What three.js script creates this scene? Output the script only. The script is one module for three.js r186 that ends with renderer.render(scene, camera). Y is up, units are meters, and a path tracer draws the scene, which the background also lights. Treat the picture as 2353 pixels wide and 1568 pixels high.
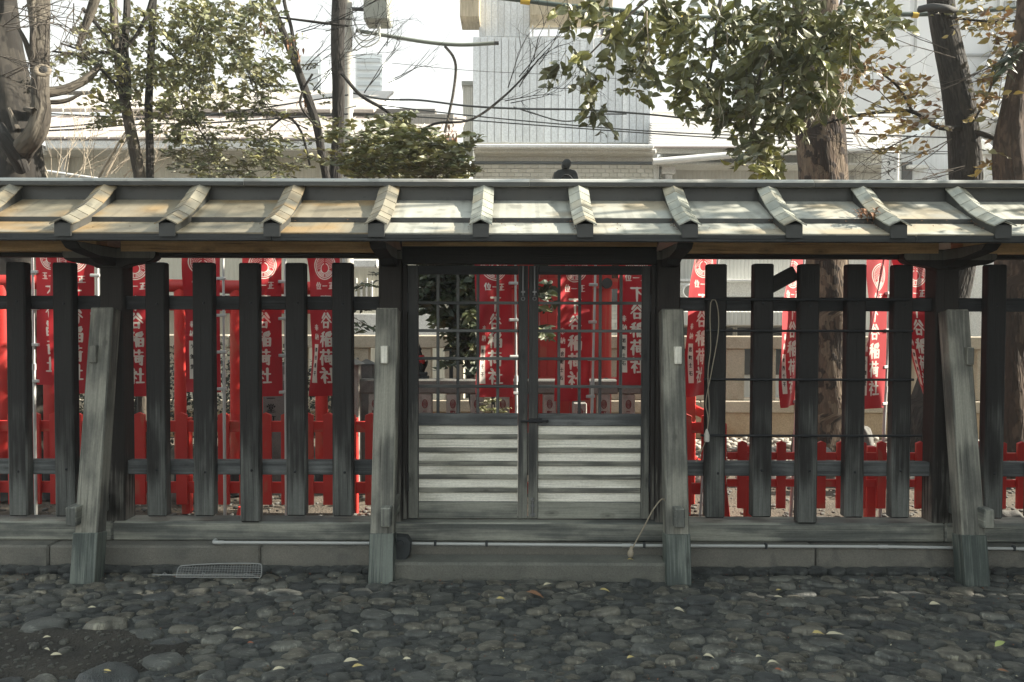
import * as THREE from 'three';
import { mergeGeometries } from 'three/addons/utils/BufferGeometryUtils.js';

// ---------------------------------------------------------------- camera, sky, sun, exposure
const scene = new THREE.Scene();
const FOCAL = 1830, CW = 2353, CH = 1568;                  // the photograph's lens in its own pixels
const camera = new THREE.PerspectiveCamera(2 * Math.atan(CH / 2 / FOCAL) * 180 / Math.PI, 1024 / 682, 0.1, 400);
camera.position.set(0, 1.607, 5.27);
camera.rotation.order = 'YXZ';
camera.rotation.set(-0.0268, 0, 0.0026);
camera.updateMatrixWorld(true);
const renderer = new THREE.WebGLRenderer({ antialias: true });
renderer.setSize(1024, 682);
renderer.toneMapping = THREE.LinearToneMapping;
renderer.toneMappingExposure = 3.2;
renderer.shadowMap.enabled = true;

const SUN = new THREE.Vector3(0.80, 0.51, 0.0).normalize();
{
  const W = 256, H = 128, d = new Float32Array(W * H * 4), p = new THREE.Vector3();
  for (let j = 0; j < H; j++) for (let i = 0; i < W; i++) {
    const el = ((j + 0.5) / H - 0.5) * Math.PI, az = ((i + 0.5) / W - 0.5) * 2 * Math.PI;
    p.set(Math.cos(el) * Math.cos(az), Math.sin(el), Math.cos(el) * Math.sin(az));
    const k = Math.pow(Math.max(0, Math.sin(el)), 1.1), g = Math.pow(Math.max(0, p.dot(SUN)), 6) * 0.25;
    const o = (j * W + i) * 4, lo = [0.37, 0.372, 0.36], hi = [0.256, 0.315, 0.345];
    for (let c = 0; c < 3; c++) d[o + c] = (lo[c] * (1 - k) + hi[c] * k) + g * [1, 0.95, 0.85][c];
    d[o + 3] = 1;
  }
  const t = new THREE.DataTexture(d, W, H, THREE.RGBAFormat, THREE.FloatType);
  t.mapping = THREE.EquirectangularReflectionMapping; t.magFilter = THREE.LinearFilter; t.minFilter = THREE.LinearFilter; t.needsUpdate = true;
  scene.background = t; scene.environment = t;
}
const sun = new THREE.DirectionalLight(new THREE.Color(1, 0.92, 0.78), 5.0);
sun.position.copy(SUN).multiplyScalar(40); sun.castShadow = true;
Object.assign(sun.shadow.camera, { left: -16, right: 16, top: 16, bottom: -16, near: 1, far: 90 });
sun.shadow.mapSize.set(4096, 4096);
scene.add(sun, sun.target);
scene.fog = new THREE.FogExp2(new THREE.Color(0.93, 0.95, 0.94), 0.0028);        // thin fog added to whiten the street, in place of overexposed glow

// ---------------------------------------------------------------- helpers
let seed = 20240611;
const rnd = () => { seed = (seed + 0x6d2b79f5) | 0; let t = Math.imul(seed ^ (seed >>> 15), 1 | seed); t = (t + Math.imul(t ^ (t >>> 7), 61 | t)) ^ t; return ((t ^ (t >>> 14)) >>> 0) / 4294967296; };
const rr = (a, b) => a + (b - a) * rnd();
const V = (x, y, z) => new THREE.Vector3(x, y, z);
const lerp = THREE.MathUtils.lerp, clamp = THREE.MathUtils.clamp, sstep = (a, b, x) => { const t = clamp((x - a) / (b - a), 0, 1); return t * t * (3 - 2 * t); };
// the point of the place seen at picture position (px, py), on the upright plane z
function at(px, py, z) {
  const v = V((px - CW / 2) / FOCAL, -(py - CH / 2) / FOCAL, -1).applyQuaternion(camera.quaternion);
  return v.multiplyScalar((z - camera.position.z) / v.z).add(camera.position);
}
const X = (px, z) => at(px, 735, z).x, Y = (py, z) => at(1176, py, z).y;
const used = new Map();
function numbered(n) { const k = used.get(n) ?? 0; used.set(n, k + 1); return k ? n + '_' + String(k).padStart(3, '0') : n; }
function thing(name, label, category, group, pos = [0, 0, 0]) {
  const o = new THREE.Group(); o.name = numbered(name); o.position.set(...pos); o.userData = { label, category };
  if (group) o.userData.group = group;
  scene.add(o); return o;
}
function structure(name, label) { const o = new THREE.Group(); o.name = numbered(name); o.userData = { kind: 'structure', label }; scene.add(o); return o; }
function mesh(name, geo, mat, parent) {
  const m = new THREE.Mesh(geo, mat); m.name = parent ? name : numbered(name); m.castShadow = m.receiveShadow = true; (parent ?? scene).add(m); return m;
}
function stuff(o) { o.userData.kind = 'stuff'; return o; }
const merge = (list) => mergeGeometries(list.map((g) => { const q = g.index ? g.toNonIndexed() : g; for (const k of Object.keys(q.attributes)) if (!['position', 'normal', 'uv', 'color'].includes(k)) q.deleteAttribute(k); return q; }));

// a box with chamfered edges; uv in metres, v along the grain (axis 0 x, 1 y, 2 z)
function cbox(w, h, d, c = 0.004, grain = -1, shift = true) {
  const s = [w / 2, h / 2, d / 2]; c = Math.min(c, s[0] * 0.45, s[1] * 0.45, s[2] * 0.45);
  if (grain < 0) grain = h >= w && h >= d ? 1 : w >= d ? 0 : 2;
  const P = [], N = [], U = [], ou = shift ? rnd() : 0, ov = shift ? rnd() : 0;
  const vert = (sg, f) => { const p = [0, 0, 0]; for (let a = 0; a < 3; a++) p[a] = sg[a] * (a === f ? s[a] : s[a] - c); return p; };
  const tri = (a, b, q, n) => {
    const e1 = [b[0] - a[0], b[1] - a[1], b[2] - a[2]], e2 = [q[0] - a[0], q[1] - a[1], q[2] - a[2]];
    const x = [e1[1] * e2[2] - e1[2] * e2[1], e1[2] * e2[0] - e1[0] * e2[2], e1[0] * e2[1] - e1[1] * e2[0]];
    const list = x[0] * n[0] + x[1] * n[1] + x[2] * n[2] >= 0 ? [a, b, q] : [a, q, b];
    let f = 0; for (let k = 1; k < 3; k++) if (Math.abs(n[k]) > Math.abs(n[f]) + 1e-6) f = k;
    const ax = [0, 1, 2].filter((k) => k !== f); let vA = ax.includes(grain) ? grain : ax[1]; const uA = ax.find((k) => k !== vA);
    for (const p of list) { P.push(...p); N.push(...n); U.push(p[uA] + ou + f * 0.13, p[vA] + ov); }
  };
  const quad = (a, b, q, r, n) => { tri(a, b, q, n); tri(a, q, r, n); };
  const S = [-1, 1];
  for (let f = 0; f < 3; f++) for (const sf of S) {
    const [i, j] = [0, 1, 2].filter((k) => k !== f), mk = (si, sj) => { const g = [0, 0, 0]; g[f] = sf; g[i] = si; g[j] = sj; return vert(g, f); };
    const n = [0, 0, 0]; n[f] = sf; quad(mk(-1, -1), mk(1, -1), mk(1, 1), mk(-1, 1), n);
  }
  const r2 = Math.SQRT1_2, r3 = 1 / Math.sqrt(3);
  for (let k = 0; k < 3; k++) { const [i, j] = [0, 1, 2].filter((q) => q !== k); for (const si of S) for (const sj of S) {
    const mk = (sk, f) => { const g = [0, 0, 0]; g[k] = sk; g[i] = si; g[j] = sj; return vert(g, f); };
    const n = [0, 0, 0]; n[i] = si * r2; n[j] = sj * r2; quad(mk(-1, i), mk(1, i), mk(1, j), mk(-1, j), n);
  } }
  for (const a of S) for (const b of S) for (const e of S) tri(vert([a, b, e], 0), vert([a, b, e], 1), vert([a, b, e], 2), [a * r3, b * r3, e * r3]);
  const g = new THREE.BufferGeometry();
  g.setAttribute('position', new THREE.Float32BufferAttribute(P, 3)); g.setAttribute('normal', new THREE.Float32BufferAttribute(N, 3)); g.setAttribute('uv', new THREE.Float32BufferAttribute(U, 2));
  return g;
}
// box from corner to corner; upright pieces take v from their own height so weathering sits where it is
function bx(x0, x1, y0, y1, z0, z1, c = 0.004, grain = -1, shift = true) {
  const g = cbox(x1 - x0, y1 - y0, z1 - z0, c, grain, shift); g.translate((x0 + x1) / 2, (y0 + y1) / 2, (z0 + z1) / 2); return g;
}
function upright(x0, x1, y0, y1, z0, z1, c = 0.006) {
  const g = cbox(x1 - x0, y1 - y0, z1 - z0, c, 1, false), u = g.attributes.uv, o = rnd(), cy = (y0 + y1) / 2;
  for (let i = 0; i < u.count; i++) u.setXY(i, u.getX(i) + o, u.getY(i) + cy);
  g.translate((x0 + x1) / 2, cy, (z0 + z1) / 2); return g;
}
function tube(pts, r, seg = 20, rad = 7) {
  const c = pts.length === 2 ? new THREE.LineCurve3(pts[0], pts[1]) : new THREE.CatmullRomCurve3(pts);
  return new THREE.TubeGeometry(c, seg, r, rad, false);
}
// a tapered limb along points with a radius at each; bark uv in metres
function limb(pts, radii, seg = 24, rad = 10, rough = 0.06) {
  const c = new THREE.CatmullRomCurve3(pts), fr = c.computeFrenetFrames(seg, false), L = c.getLength(), P = [], U = [], I = [], sd = rnd() * 40;
  for (let i = 0; i <= seg; i++) {
    const t = i / seg, p = c.getPointAt(t), f = t * (radii.length - 1), k = Math.min(radii.length - 2, Math.floor(f)), r0 = lerp(radii[k], radii[k + 1], f - k);
    for (let j = 0; j <= rad; j++) {
      const a = j / rad * Math.PI * 2, ca = Math.cos(a), sa = Math.sin(a);
      const r = r0 * (1 + rough * (Math.sin(a * 3 + sd + t * L * 2.1) + 0.7 * Math.sin(a * 5 - sd + t * L * 5)));
      P.push(p.x + (fr.normals[i].x * ca + fr.binormals[i].x * sa) * r, p.y + (fr.normals[i].y * ca + fr.binormals[i].y * sa) * r, p.z + (fr.normals[i].z * ca + fr.binormals[i].z * sa) * r);
      U.push(j / rad * Math.max(0.2, Math.round(r0 * 6.28 / 0.4) * 0.4), t * L);
    }
  }
  for (let i = 0; i < seg; i++) for (let j = 0; j < rad; j++) { const a = i * (rad + 1) + j, b = a + rad + 1; I.push(a, b, a + 1, b, b + 1, a + 1); }
  const g = new THREE.BufferGeometry();
  g.setAttribute('position', new THREE.Float32BufferAttribute(P, 3)); g.setAttribute('uv', new THREE.Float32BufferAttribute(U, 2)); g.setIndex(I); g.computeVertexNormals();
  return g;
}

// ---------------------------------------------------------------- computed textures
const hash = (x, y, s) => { let h = Math.imul(x, 374761393) ^ Math.imul(y, 668265263) ^ Math.imul(s, 2147483647 - 77); h = Math.imul(h ^ (h >>> 13), 1274126177); return ((h ^ (h >>> 16)) >>> 0) / 4294967296; };
const mod = (a, n) => ((a % n) + n) % n;
function vn(x, y, px, py, s) {                               // value noise that repeats after px, py cells
  const ix = Math.floor(x), iy = Math.floor(y); let fx = x - ix, fy = y - iy; fx = fx * fx * (3 - 2 * fx); fy = fy * fy * (3 - 2 * fy);
  const a = mod(ix, px), b = mod(ix + 1, px), c = mod(iy, py), d = mod(iy + 1, py);
  return lerp(lerp(hash(a, c, s), hash(b, c, s), fx), lerp(hash(a, d, s), hash(b, d, s), fx), fy);
}
function fbm(u, v, fx, fy, oct, s) { let a = 0, w = 0.5, t = 0; for (let o = 0; o < oct; o++) { a += w * vn(u * fx, v * fy, fx, fy, s + o * 17); t += w; fx *= 2; fy *= 2; w *= 0.5; } return a / t; }
// paint(u, v) -> [r, g, b (linear), height]; size in metres
function texture(W, H, mu, mv, paint) {
  const c = new Uint8Array(W * H * 4), b = new Uint8Array(W * H * 4), enc = (x) => 255 * (x <= 0.0031308 ? x * 12.92 : 1.055 * Math.pow(Math.min(1, x), 1 / 2.4) - 0.055);
  for (let j = 0; j < H; j++) for (let i = 0; i < W; i++) {
    const q = paint((i + 0.5) / W, (j + 0.5) / H), o = (j * W + i) * 4;
    for (let k = 0; k < 3; k++) { c[o + k] = enc(Math.max(0, q[k])); b[o + k] = 255 * clamp(q[3] ?? 0.5, 0, 1); }
    c[o + 3] = b[o + 3] = 255;
  }
  const mk = (a, srgb) => { const t = new THREE.DataTexture(a, W, H); t.wrapS = t.wrapT = THREE.RepeatWrapping; t.magFilter = THREE.LinearFilter; t.minFilter = THREE.LinearMipmapLinearFilter; t.generateMipmaps = true; t.repeat.set(1 / mu, 1 / mv); if (srgb) t.colorSpace = THREE.SRGBColorSpace; t.needsUpdate = true; return t; };
  return { map: mk(c, true), bumpMap: mk(b, false) };
}
const mix3 = (a, b, t) => [lerp(a[0], b[0], t), lerp(a[1], b[1], t), lerp(a[2], b[2], t)];
const mat = (tex, o = {}) => new THREE.MeshStandardMaterial({ roughness: 0.8, ...(tex ?? {}), ...(tex?.bumpMap ? { bumpScale: 0.004 } : {}), ...o });
const nb = (tex) => ({ map: tex.map });                      // colour without relief, for far or fine surfaces
const flat = (r, g, b, o = {}) => new THREE.MeshStandardMaterial({ color: new THREE.Color().setRGB(r, g, b), roughness: 0.7, ...o });

// weathered timber: grain runs along v; bleach(u, v, n) says how far the stain has worn off
function timber(dark, pale, s, bleach, W = 512, H = 1024, mu = 0.4, mv = 2) {
  return texture(W, H, mu, mv, (u, v) => {
    const warp = (fbm(u, v, 4, 3, 2, s + 5) - 0.5) * 0.05;
    const fine = vn((u + warp) * 150, v * 16, 150, 16, s), mid = fbm(u + warp, v, 24, 3, 3, s + 1), big = fbm(u, v, 3, 6, 4, s + 2), spot = vn(u * 60, v * 200, 60, 200, s + 12);
    const crack = Math.pow(vn((u + warp) * 40, v * 4, 40, 4, s + 9), 16);
    let knot = 0; const ci = Math.floor(u * 2), cj = Math.floor(v * 5); if (hash(ci, cj, s + 40) < 0.28) { const kx = (u * 2 - ci - 0.25 - 0.5 * hash(ci, cj, s + 41)) / 2 * mu / 0.011, ky = (v * 5 - cj - 0.3 - 0.4 * hash(ci, cj, s + 42)) / 5 * mv / 0.026; knot = Math.exp(-kx * kx - ky * ky) + 0.35 * Math.exp(-Math.pow(Math.hypot(kx, ky) - 1.6, 2) * 5); }
    const k = clamp(bleach(u, v, mid * 0.3 + big * 0.7, fine), 0, 1), t = (1 - 0.55 * Math.min(1, knot)) * (0.86 + 0.3 * (mid - 0.5) + 0.26 * (fine - 0.5) + 0.3 * (big - 0.5) + 0.14 * (spot - 0.5));
    const c = mix3(dark, pale, k), d = 1 - 0.7 * crack;
    return [c[0] * t * d * 1.12, c[1] * t * d * 1.12, c[2] * t * d * 1.12, 0.5 + 0.3 * (fine - 0.5) + 0.25 * (mid - 0.5) - 0.8 * crack];
  });
}
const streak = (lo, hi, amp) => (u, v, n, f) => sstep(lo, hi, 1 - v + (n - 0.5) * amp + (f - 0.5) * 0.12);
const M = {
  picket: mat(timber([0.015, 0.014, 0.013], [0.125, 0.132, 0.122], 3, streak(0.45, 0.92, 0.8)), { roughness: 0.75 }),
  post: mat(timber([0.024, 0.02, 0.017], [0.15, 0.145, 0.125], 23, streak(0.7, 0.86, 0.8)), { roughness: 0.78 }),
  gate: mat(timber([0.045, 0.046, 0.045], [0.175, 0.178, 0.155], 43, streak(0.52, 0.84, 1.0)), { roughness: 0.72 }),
  brace: mat(timber([0.125, 0.127, 0.112], [0.28, 0.278, 0.235], 73, (u, v, n) => sstep(0.36, 0.62, n)), { roughness: 0.8 }),
  grey: mat(timber([0.12, 0.128, 0.117], [0.27, 0.275, 0.235], 63, (u, v, n) => sstep(0.36, 0.62, n)), { roughness: 0.8 }),
  rail: mat(timber([0.02, 0.021, 0.022], [0.052, 0.056, 0.058], 83, (u, v, n) => sstep(0.4, 0.7, n)), { roughness: 0.72 }),
  lowrail: mat(timber([0.065, 0.07, 0.072], [0.145, 0.155, 0.153], 93, (u, v, n) => sstep(0.4, 0.7, n)), { roughness: 0.72 }),
  beam: mat(timber([0.02, 0.018, 0.016], [0.03, 0.028, 0.025], 103, (u, v, n) => n), { roughness: 0.8 }),
  soffit: mat(timber([0.42, 0.26, 0.12], [0.60, 0.41, 0.21], 123, (u, v, n) => sstep(0.3, 0.7, n), 256, 512), { roughness: 0.75 }),
  board: mat(timber([0.76, 0.745, 0.64], [0.86, 0.845, 0.75], 143, (u, v, n) => sstep(0.32, 0.55, n)), { roughness: 0.7 }),
  fascia: mat(timber([0.024, 0.027, 0.028], [0.042, 0.046, 0.046], 163, (u, v, n) => n, 256, 512), { roughness: 0.65 }),
  lattice: mat(timber([0.05, 0.054, 0.054], [0.11, 0.116, 0.112], 113, (u, v, n) => sstep(0.4, 0.65, n), 256, 512), { roughness: 0.72 }),
  steelBolt: flat(0.20, 0.205, 0.21, { metalness: 0.5, roughness: 0.4 }),
  iron: flat(0.035, 0.037, 0.04, { metalness: 0.6, roughness: 0.55 }),
};
function sheetMetal(a, b, ochre, s) {
  return texture(512, 512, 1.2, 1.2, (u, v) => {
    const n = fbm(u, v, 5, 5, 4, s), st = fbm(u, v, 30, 3, 2, s + 4), sp = vn(u * 90, v * 90, 90, 90, s + 8), o = sstep(0.5, 0.72, fbm(u, v, 3, 4, 3, s + 31));
    let c = mix3(a, b, clamp(n * 1.2 - 0.1 + (st - 0.5) * 0.6, 0, 1)); c = mix3(c, ochre, o * 0.7);
    const rs = sstep(0.62, 0.8, vn(u * 44, v * 2, 44, 2, s + 51)) * fbm(u, v, 6, 6, 3, s + 52), bl = sstep(0.60, 0.68, fbm(u, v, 9, 9, 4, s + 57)); const t = (sp > 0.93 ? 0.72 : 1) * (1 - 0.3 * rs) * (1 - 0.28 * bl); return [c[0] * t, c[1] * t, c[2] * t, n];
  });
}
M.roofWarm = mat(sheetMetal([0.19, 0.165, 0.12], [0.31, 0.275, 0.20], [0.33, 0.21, 0.085], 211), { roughness: 0.42, bumpScale: 0.012 });
M.roofGrey = mat(sheetMetal([0.33, 0.335, 0.29], [0.49, 0.49, 0.435], [0.40, 0.33, 0.22], 231), { roughness: 0.42, bumpScale: 0.012 });
M.roofEdge = mat(nb(sheetMetal([0.044, 0.047, 0.046], [0.066, 0.07, 0.066], [0.058, 0.056, 0.05], 251)), { roughness: 0.5, bumpScale: 0.001 });
M.ridgeTop = mat(nb(sheetMetal([0.34, 0.35, 0.33], [0.48, 0.49, 0.46], [0.40, 0.38, 0.33], 271)), { roughness: 0.45, bumpScale: 0.001 });
M.patina = mat(timber([0.065, 0.082, 0.075], [0.15, 0.172, 0.152], 291, (u, v, n, f) => sstep(0.36, 0.58, n * 0.8 + f * 0.2), 256, 512), { roughness: 0.6, bumpScale: 0.001 });
M.plateGrey = M.roofGrey.clone(); M.plateGrey.color.setRGB(0.78, 0.8, 0.78); M.plateWarm = M.roofWarm.clone(); M.plateWarm.color.setRGB(0.85, 0.88, 0.9);
function stone(a, b, spot, s, m = 0.6, stain = 0.5) {
  return texture(512, 512, m, m, (u, v) => {
    const n = fbm(u, v, 4, 4, 4, s), g = vn(u * 150, v * 150, 150, 150, s + 3), g2 = vn(u * 70, v * 70, 70, 70, s + 5), st = sstep(0.5, 0.68, fbm(u, v, 3, 3, 4, s + 7));
    let c = mix3(a, b, n); c = mix3(c, spot, st * stain); const t = 0.8 + 0.4 * g * (0.6 + 0.4 * g2);
    return [c[0] * t, c[1] * t, c[2] * t, 0.5 + (g - 0.5) * 0.5 + (n - 0.5) * 0.5];
  });
}
M.curb = mat(stone([0.13, 0.13, 0.115], [0.21, 0.2, 0.17], [0.055, 0.06, 0.058], 311), { roughness: 0.9 });
M.step = mat(stone([0.125, 0.127, 0.112], [0.18, 0.18, 0.152], [0.095, 0.098, 0.086], 331, 0.8, 0.4), { roughness: 0.85 });
M.wallStone = mat(stone([0.42, 0.37, 0.28], [0.56, 0.50, 0.40], [0.30, 0.24, 0.16], 351, 1.1), { roughness: 0.9 });
M.darkStone = mat(stone([0.12, 0.12, 0.11], [0.2, 0.195, 0.18], [0.06, 0.06, 0.058], 371, 0.7), { roughness: 0.9 });
M.mortar = mat(stone([0.044, 0.047, 0.044], [0.082, 0.084, 0.075], [0.022, 0.024, 0.023], 391, 1.3), { roughness: 0.95, bumpScale: 0.008 });
M.soil = mat(stone([0.03, 0.027, 0.022], [0.056, 0.05, 0.04], [0.016, 0.015, 0.013], 411, 0.9), { roughness: 1, bumpScale: 0.012 });
M.yard = mat(stone([0.085, 0.07, 0.052], [0.15, 0.125, 0.095], [0.055, 0.046, 0.035], 431, 1.6), { roughness: 1, bumpScale: 0.015 });
M.red = mat(nb(texture(256, 256, 0.9, 0.9, (u, v) => { const n = fbm(u, v, 4, 6, 4, 451), w = sstep(0.62, 0.74, fbm(u, v, 8, 4, 3, 460)); const c = mix3([0.50, 0.020, 0.018], [0.62, 0.040, 0.028], n); return [...mix3(c, [0.48, 0.10, 0.06], w * 0.75), n]; })), { roughness: 0.55, bumpScale: 0.001 });
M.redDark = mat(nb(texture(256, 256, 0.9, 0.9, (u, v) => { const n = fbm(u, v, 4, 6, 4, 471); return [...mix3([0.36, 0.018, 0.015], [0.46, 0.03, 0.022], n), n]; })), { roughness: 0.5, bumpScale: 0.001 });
function bark(a, b, c, s, mu = 0.4, flake = 0) {
  return texture(256, 512, mu, 1.2, (u, v) => {
    const r = fbm(u, v, 8, 5, 4, s), p = sstep(0.48, 0.56, fbm(u, v, 5, 8, 4, s + 9)), l = flake * sstep(0.53, 0.58, fbm(u, v, 7, 13, 3, s + 19)), f = vn(u * 40, v * 24, 40, 24, s + 3), furrow = sstep(0.55, 0.8, vn(u * 22 + fbm(u, v, 4, 4, 2, s + 6) * 3, v * 5, 22, 5, s + 29));
    let q = mix3(mix3(a, b, r * 0.7), c, p * 0.85); q = mix3(q, [b[0] * 1.25, b[1] * 1.25, b[2] * 1.25], l); q = mix3(q, c, furrow * (1 - flake) * 0.6); const t = 0.75 + 0.5 * f; return [q[0] * t, q[1] * t, q[2] * t, r * 0.5 + f * 0.25 + l * 0.3 - p * 0.15 - furrow * 0.3 * (1 - flake) + 0.2];
  });
}
M.barkGrey = mat(bark([0.075, 0.064, 0.05], [0.17, 0.152, 0.122], [0.045, 0.038, 0.03], 501), { roughness: 0.95, bumpScale: 0.02 });
M.barkDark = mat(bark([0.034, 0.03, 0.026], [0.07, 0.062, 0.053], [0.02, 0.018, 0.016], 521), { roughness: 0.95, bumpScale: 0.02 });
M.barkMottle = mat(bark([0.06, 0.035, 0.023], [0.15, 0.115, 0.08], [0.016, 0.010, 0.008], 541, 0.4, 0.6), { roughness: 0.95, bumpScale: 0.025 });
M.barkBrown = mat(bark([0.075, 0.052, 0.038], [0.135, 0.10, 0.074], [0.04, 0.027, 0.02], 561), { roughness: 0.95, bumpScale: 0.02 });
M.barkShaded = mat(nb(bark([0.028, 0.025, 0.021], [0.062, 0.055, 0.045], [0.016, 0.014, 0.012], 581)), { roughness: 0.95 });  // bark colour darkened to hold the shade on the big trunk
M.twig = flat(0.10, 0.085, 0.07, { roughness: 0.9 });
M.deadTwig = flat(0.36, 0.31, 0.24, { roughness: 0.9 });
M.white = flat(0.44, 0.455, 0.44, { roughness: 0.45 });
M.rubber = flat(0.035, 0.04, 0.042, { roughness: 0.75 });
M.cable = flat(0.025, 0.03, 0.032, { roughness: 0.6 });
const leafMat = () => new THREE.MeshPhysicalMaterial({ vertexColors: true, roughness: 0.5, transmission: 0.4, thickness: 0, side: THREE.DoubleSide });
M.leaf = leafMat();

// ---------------------------------------------------------------- brush lettering, stroke by stroke in a 100 x 100 square
const G = {
  下: '8,14 92,14|48,14 48,97|54,36 78,56', 谷: '36,6 14,34|64,6 88,34|50,22 6,62|50,22 96,62|30,62 30,94|30,62 70,62 70,94|30,90 70,90',
  稲: '36,8 12,18|4,34 44,34|26,14 26,97|26,38 4,72|26,40 44,60|88,6 54,14|54,22 58,34|70,18 72,32|90,18 82,34|52,44 52,96|66,48 66,94|66,48 94,48 94,94|66,70 94,70|66,92 94,92',
  荷: '8,18 92,18|32,6 32,30|68,6 68,30|30,34 8,62|22,52 22,97|40,42 96,42|46,56 46,78|46,56 68,56 68,78|46,76 68,76|84,42 84,95 70,90',
  社: '24,4 34,16|6,28 44,28 10,66|28,48 28,97|32,56 46,68|54,40 94,40|74,8 74,92|48,92 99,92', 正: '12,12 88,12|50,12 50,88|52,48 82,48|28,44 28,88|6,90 94,90', 一: '8,50 92,50',
  位: '32,6 8,46|22,34 22,96|64,6 66,20|42,26 94,26|52,40 58,76|86,38 76,78|38,90 98,90', 奉: '16,16 84,16|20,32 80,32|8,48 92,48|50,4 48,40 10,76|54,48 92,74|34,66 66,66|28,82 72,82|50,58 50,98',
  納: '30,6 14,28 34,28|36,22 12,52|12,52 44,48|28,52 28,94|14,64 8,84|40,62 46,80|56,28 56,96|56,28 94,28 94,92 82,90|74,8 72,44 58,66|74,44 86,62',
  原: '10,14 92,14|18,14 6,94|52,16 44,28|32,28 32,58|32,28 80,28 80,58|32,42 80,42|32,58 80,58|56,58 56,92 48,88|36,70 24,86|72,70 88,84', 田: '14,18 14,90|14,18 86,18 86,90|50,18 50,90|14,54 86,54|14,88 86,88',
  勇: '20,10 80,10 56,24|40,20 60,28|22,30 22,68|22,30 78,30 78,66|22,42 78,42|22,54 78,54|50,30 50,54|10,72 84,72 76,94 66,90|50,60 40,84 14,96', 子: '20,14 80,14 50,38|50,38 52,92 38,86|8,52 92,52',
  う: '40,10 60,18|24,40 56,30 74,46 62,76 40,96', 堂: '50,4 50,20|26,8 34,20|74,8 66,20|10,26 10,38|10,26 90,26 86,38|32,40 32,56|32,40 68,40 68,56|32,56 68,56|16,72 84,72|50,58 50,92|6,92 94,92',
  十: '8,44 92,44|50,8 50,96', 三: '14,18 86,18|22,50 78,50|6,88 94,88', 二: '20,26 80,26|6,82 94,82', 山: '50,10 50,86|14,36 14,88|14,88 86,88|86,36 86,88', 金: '50,6 8,46|50,6 92,46|28,44 72,44|18,62 82,62|50,44 50,90|30,68 38,82|70,68 62,82|8,92 92,92',
  岩: '50,4 50,30|20,14 20,32|20,32 80,32|80,14 80,32|8,46 92,46|44,46 12,86|34,66 34,96|34,66 78,66 78,96|34,92 78,92', 千: '70,8 30,20|8,44 92,44|50,16 50,96', 町: '10,18 10,80|10,18 48,18 48,80|29,18 29,80|10,48 48,48|10,78 48,78|54,26 98,26|76,26 76,92 64,88',
  柳: '4,34 36,34|20,8 20,96|20,38 4,70|52,12 44,30 42,70 60,60|52,16 62,30 56,60 44,96|70,20 70,96|70,20 94,20 94,66 84,62', 石: '8,16 92,16|44,16 10,66|32,50 32,94|32,50 80,50 80,94|32,90 80,90', 士: '8,40 92,40|50,8 50,90|20,90 80,90', 西: '8,14 92,14|14,36 14,92|14,36 86,36 86,92|14,88 86,88|40,14 36,62|60,14 60,60 76,62',
  鎌: '30,6 6,40|30,6 50,34|14,44 46,44|30,44 30,88|8,90 50,86|56,16 96,16|60,16 54,92|64,34 94,34|62,52 98,52|74,24 74,94|86,24 86,94',
};
function glyph(g, ch, x, y, w, h, lw) {                      // drawn from the top-left corner (x, y)
  g.lineCap = 'round'; g.lineJoin = 'round';
  for (const s of (G[ch] ?? '').split('|')) {
    const p = s.split(' ').map((q) => q.split(',').map(Number)); if (p.length < 2) continue;
    for (let k = 0; k < p.length - 1; k++) {                // brush: heavy at the start, lighter at the end
      const [ax, ay] = p[k], [ex, ey] = p[k + 1], n = 6;
      for (let i = 0; i < n; i++) {
        const a = i / n, b = (i + 1) / n, horiz = Math.abs(ex - ax) > Math.abs(ey - ay);
        g.lineWidth = lw * (horiz ? 0.78 : 1.05) * (1.12 - 0.3 * a + (k === p.length - 2 && i === n - 1 ? -0.12 : 0));
        g.beginPath(); g.moveTo(x + (ax + (ex - ax) * a) * w / 100, y + (ay + (ey - ay) * a) * h / 100); g.lineTo(x + (ax + (ex - ax) * b) * w / 100, y + (ay + (ey - ay) * b) * h / 100); g.stroke();
      }
    }
  }
}
function canvasTex(w, h, draw) {
  const c = document.createElement('canvas'); c.width = w; c.height = h; draw(c.getContext('2d'), w, h);
  const t = new THREE.CanvasTexture(c); t.colorSpace = THREE.SRGBColorSpace; t.magFilter = THREE.LinearFilter; t.needsUpdate = true; return t;
}

// ---------------------------------------------------------------- ground
function groundAt(px, py, y = 0) {
  const v = V((px - CW / 2) / FOCAL, -(py - CH / 2) / FOCAL, -1).applyQuaternion(camera.quaternion);
  return v.multiplyScalar((y - camera.position.y) / v.y).add(camera.position);
}
{
  const g = new THREE.PlaneGeometry(360, 360).rotateX(-Math.PI / 2), u = g.attributes.uv;
  for (let i = 0; i < u.count; i++) u.setXY(i, u.getX(i) * 360, u.getY(i) * 360);
  g.translate(0, -0.024, -60);
  const o = mesh('ground', g, M.yard); o.userData = { kind: 'structure', label: 'bare brown earth of the shrine yard behind the fence' };
}
const paving = structure('cobblestone_paving', 'dark uneven river cobble paving in front of the fence');
const soilPatch = (x, z) => sstep(0.10, -0.12, Math.hypot((x + 2.25) / 0.62, (z - 1.52) / 0.32) - 1 + 0.35 * (vn(x * 5 + 50, z * 5 + 50, 400, 400, 5) - 0.5));
function bedHeight(x, z) {
  const n = 1.25 * vn(x * 1.3 + 40, z * 1.6 + 40, 400, 400, 77), f = vn(x * 9 + 90, z * 9 + 90, 900, 900, 78);
  const worn = sstep(0.55, 0.1, Math.hypot((x + 1.15) / 1.5, (z - 0.95) / 0.5)) * 0.022, gone = sstep(0.5, 0.1, Math.hypot((x - 1.9) / 1.0, (z - 0.62) / 0.22)) * 0.02;
  return -0.017 + 0.015 * n + 0.006 * f + worn - gone;
}
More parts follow.
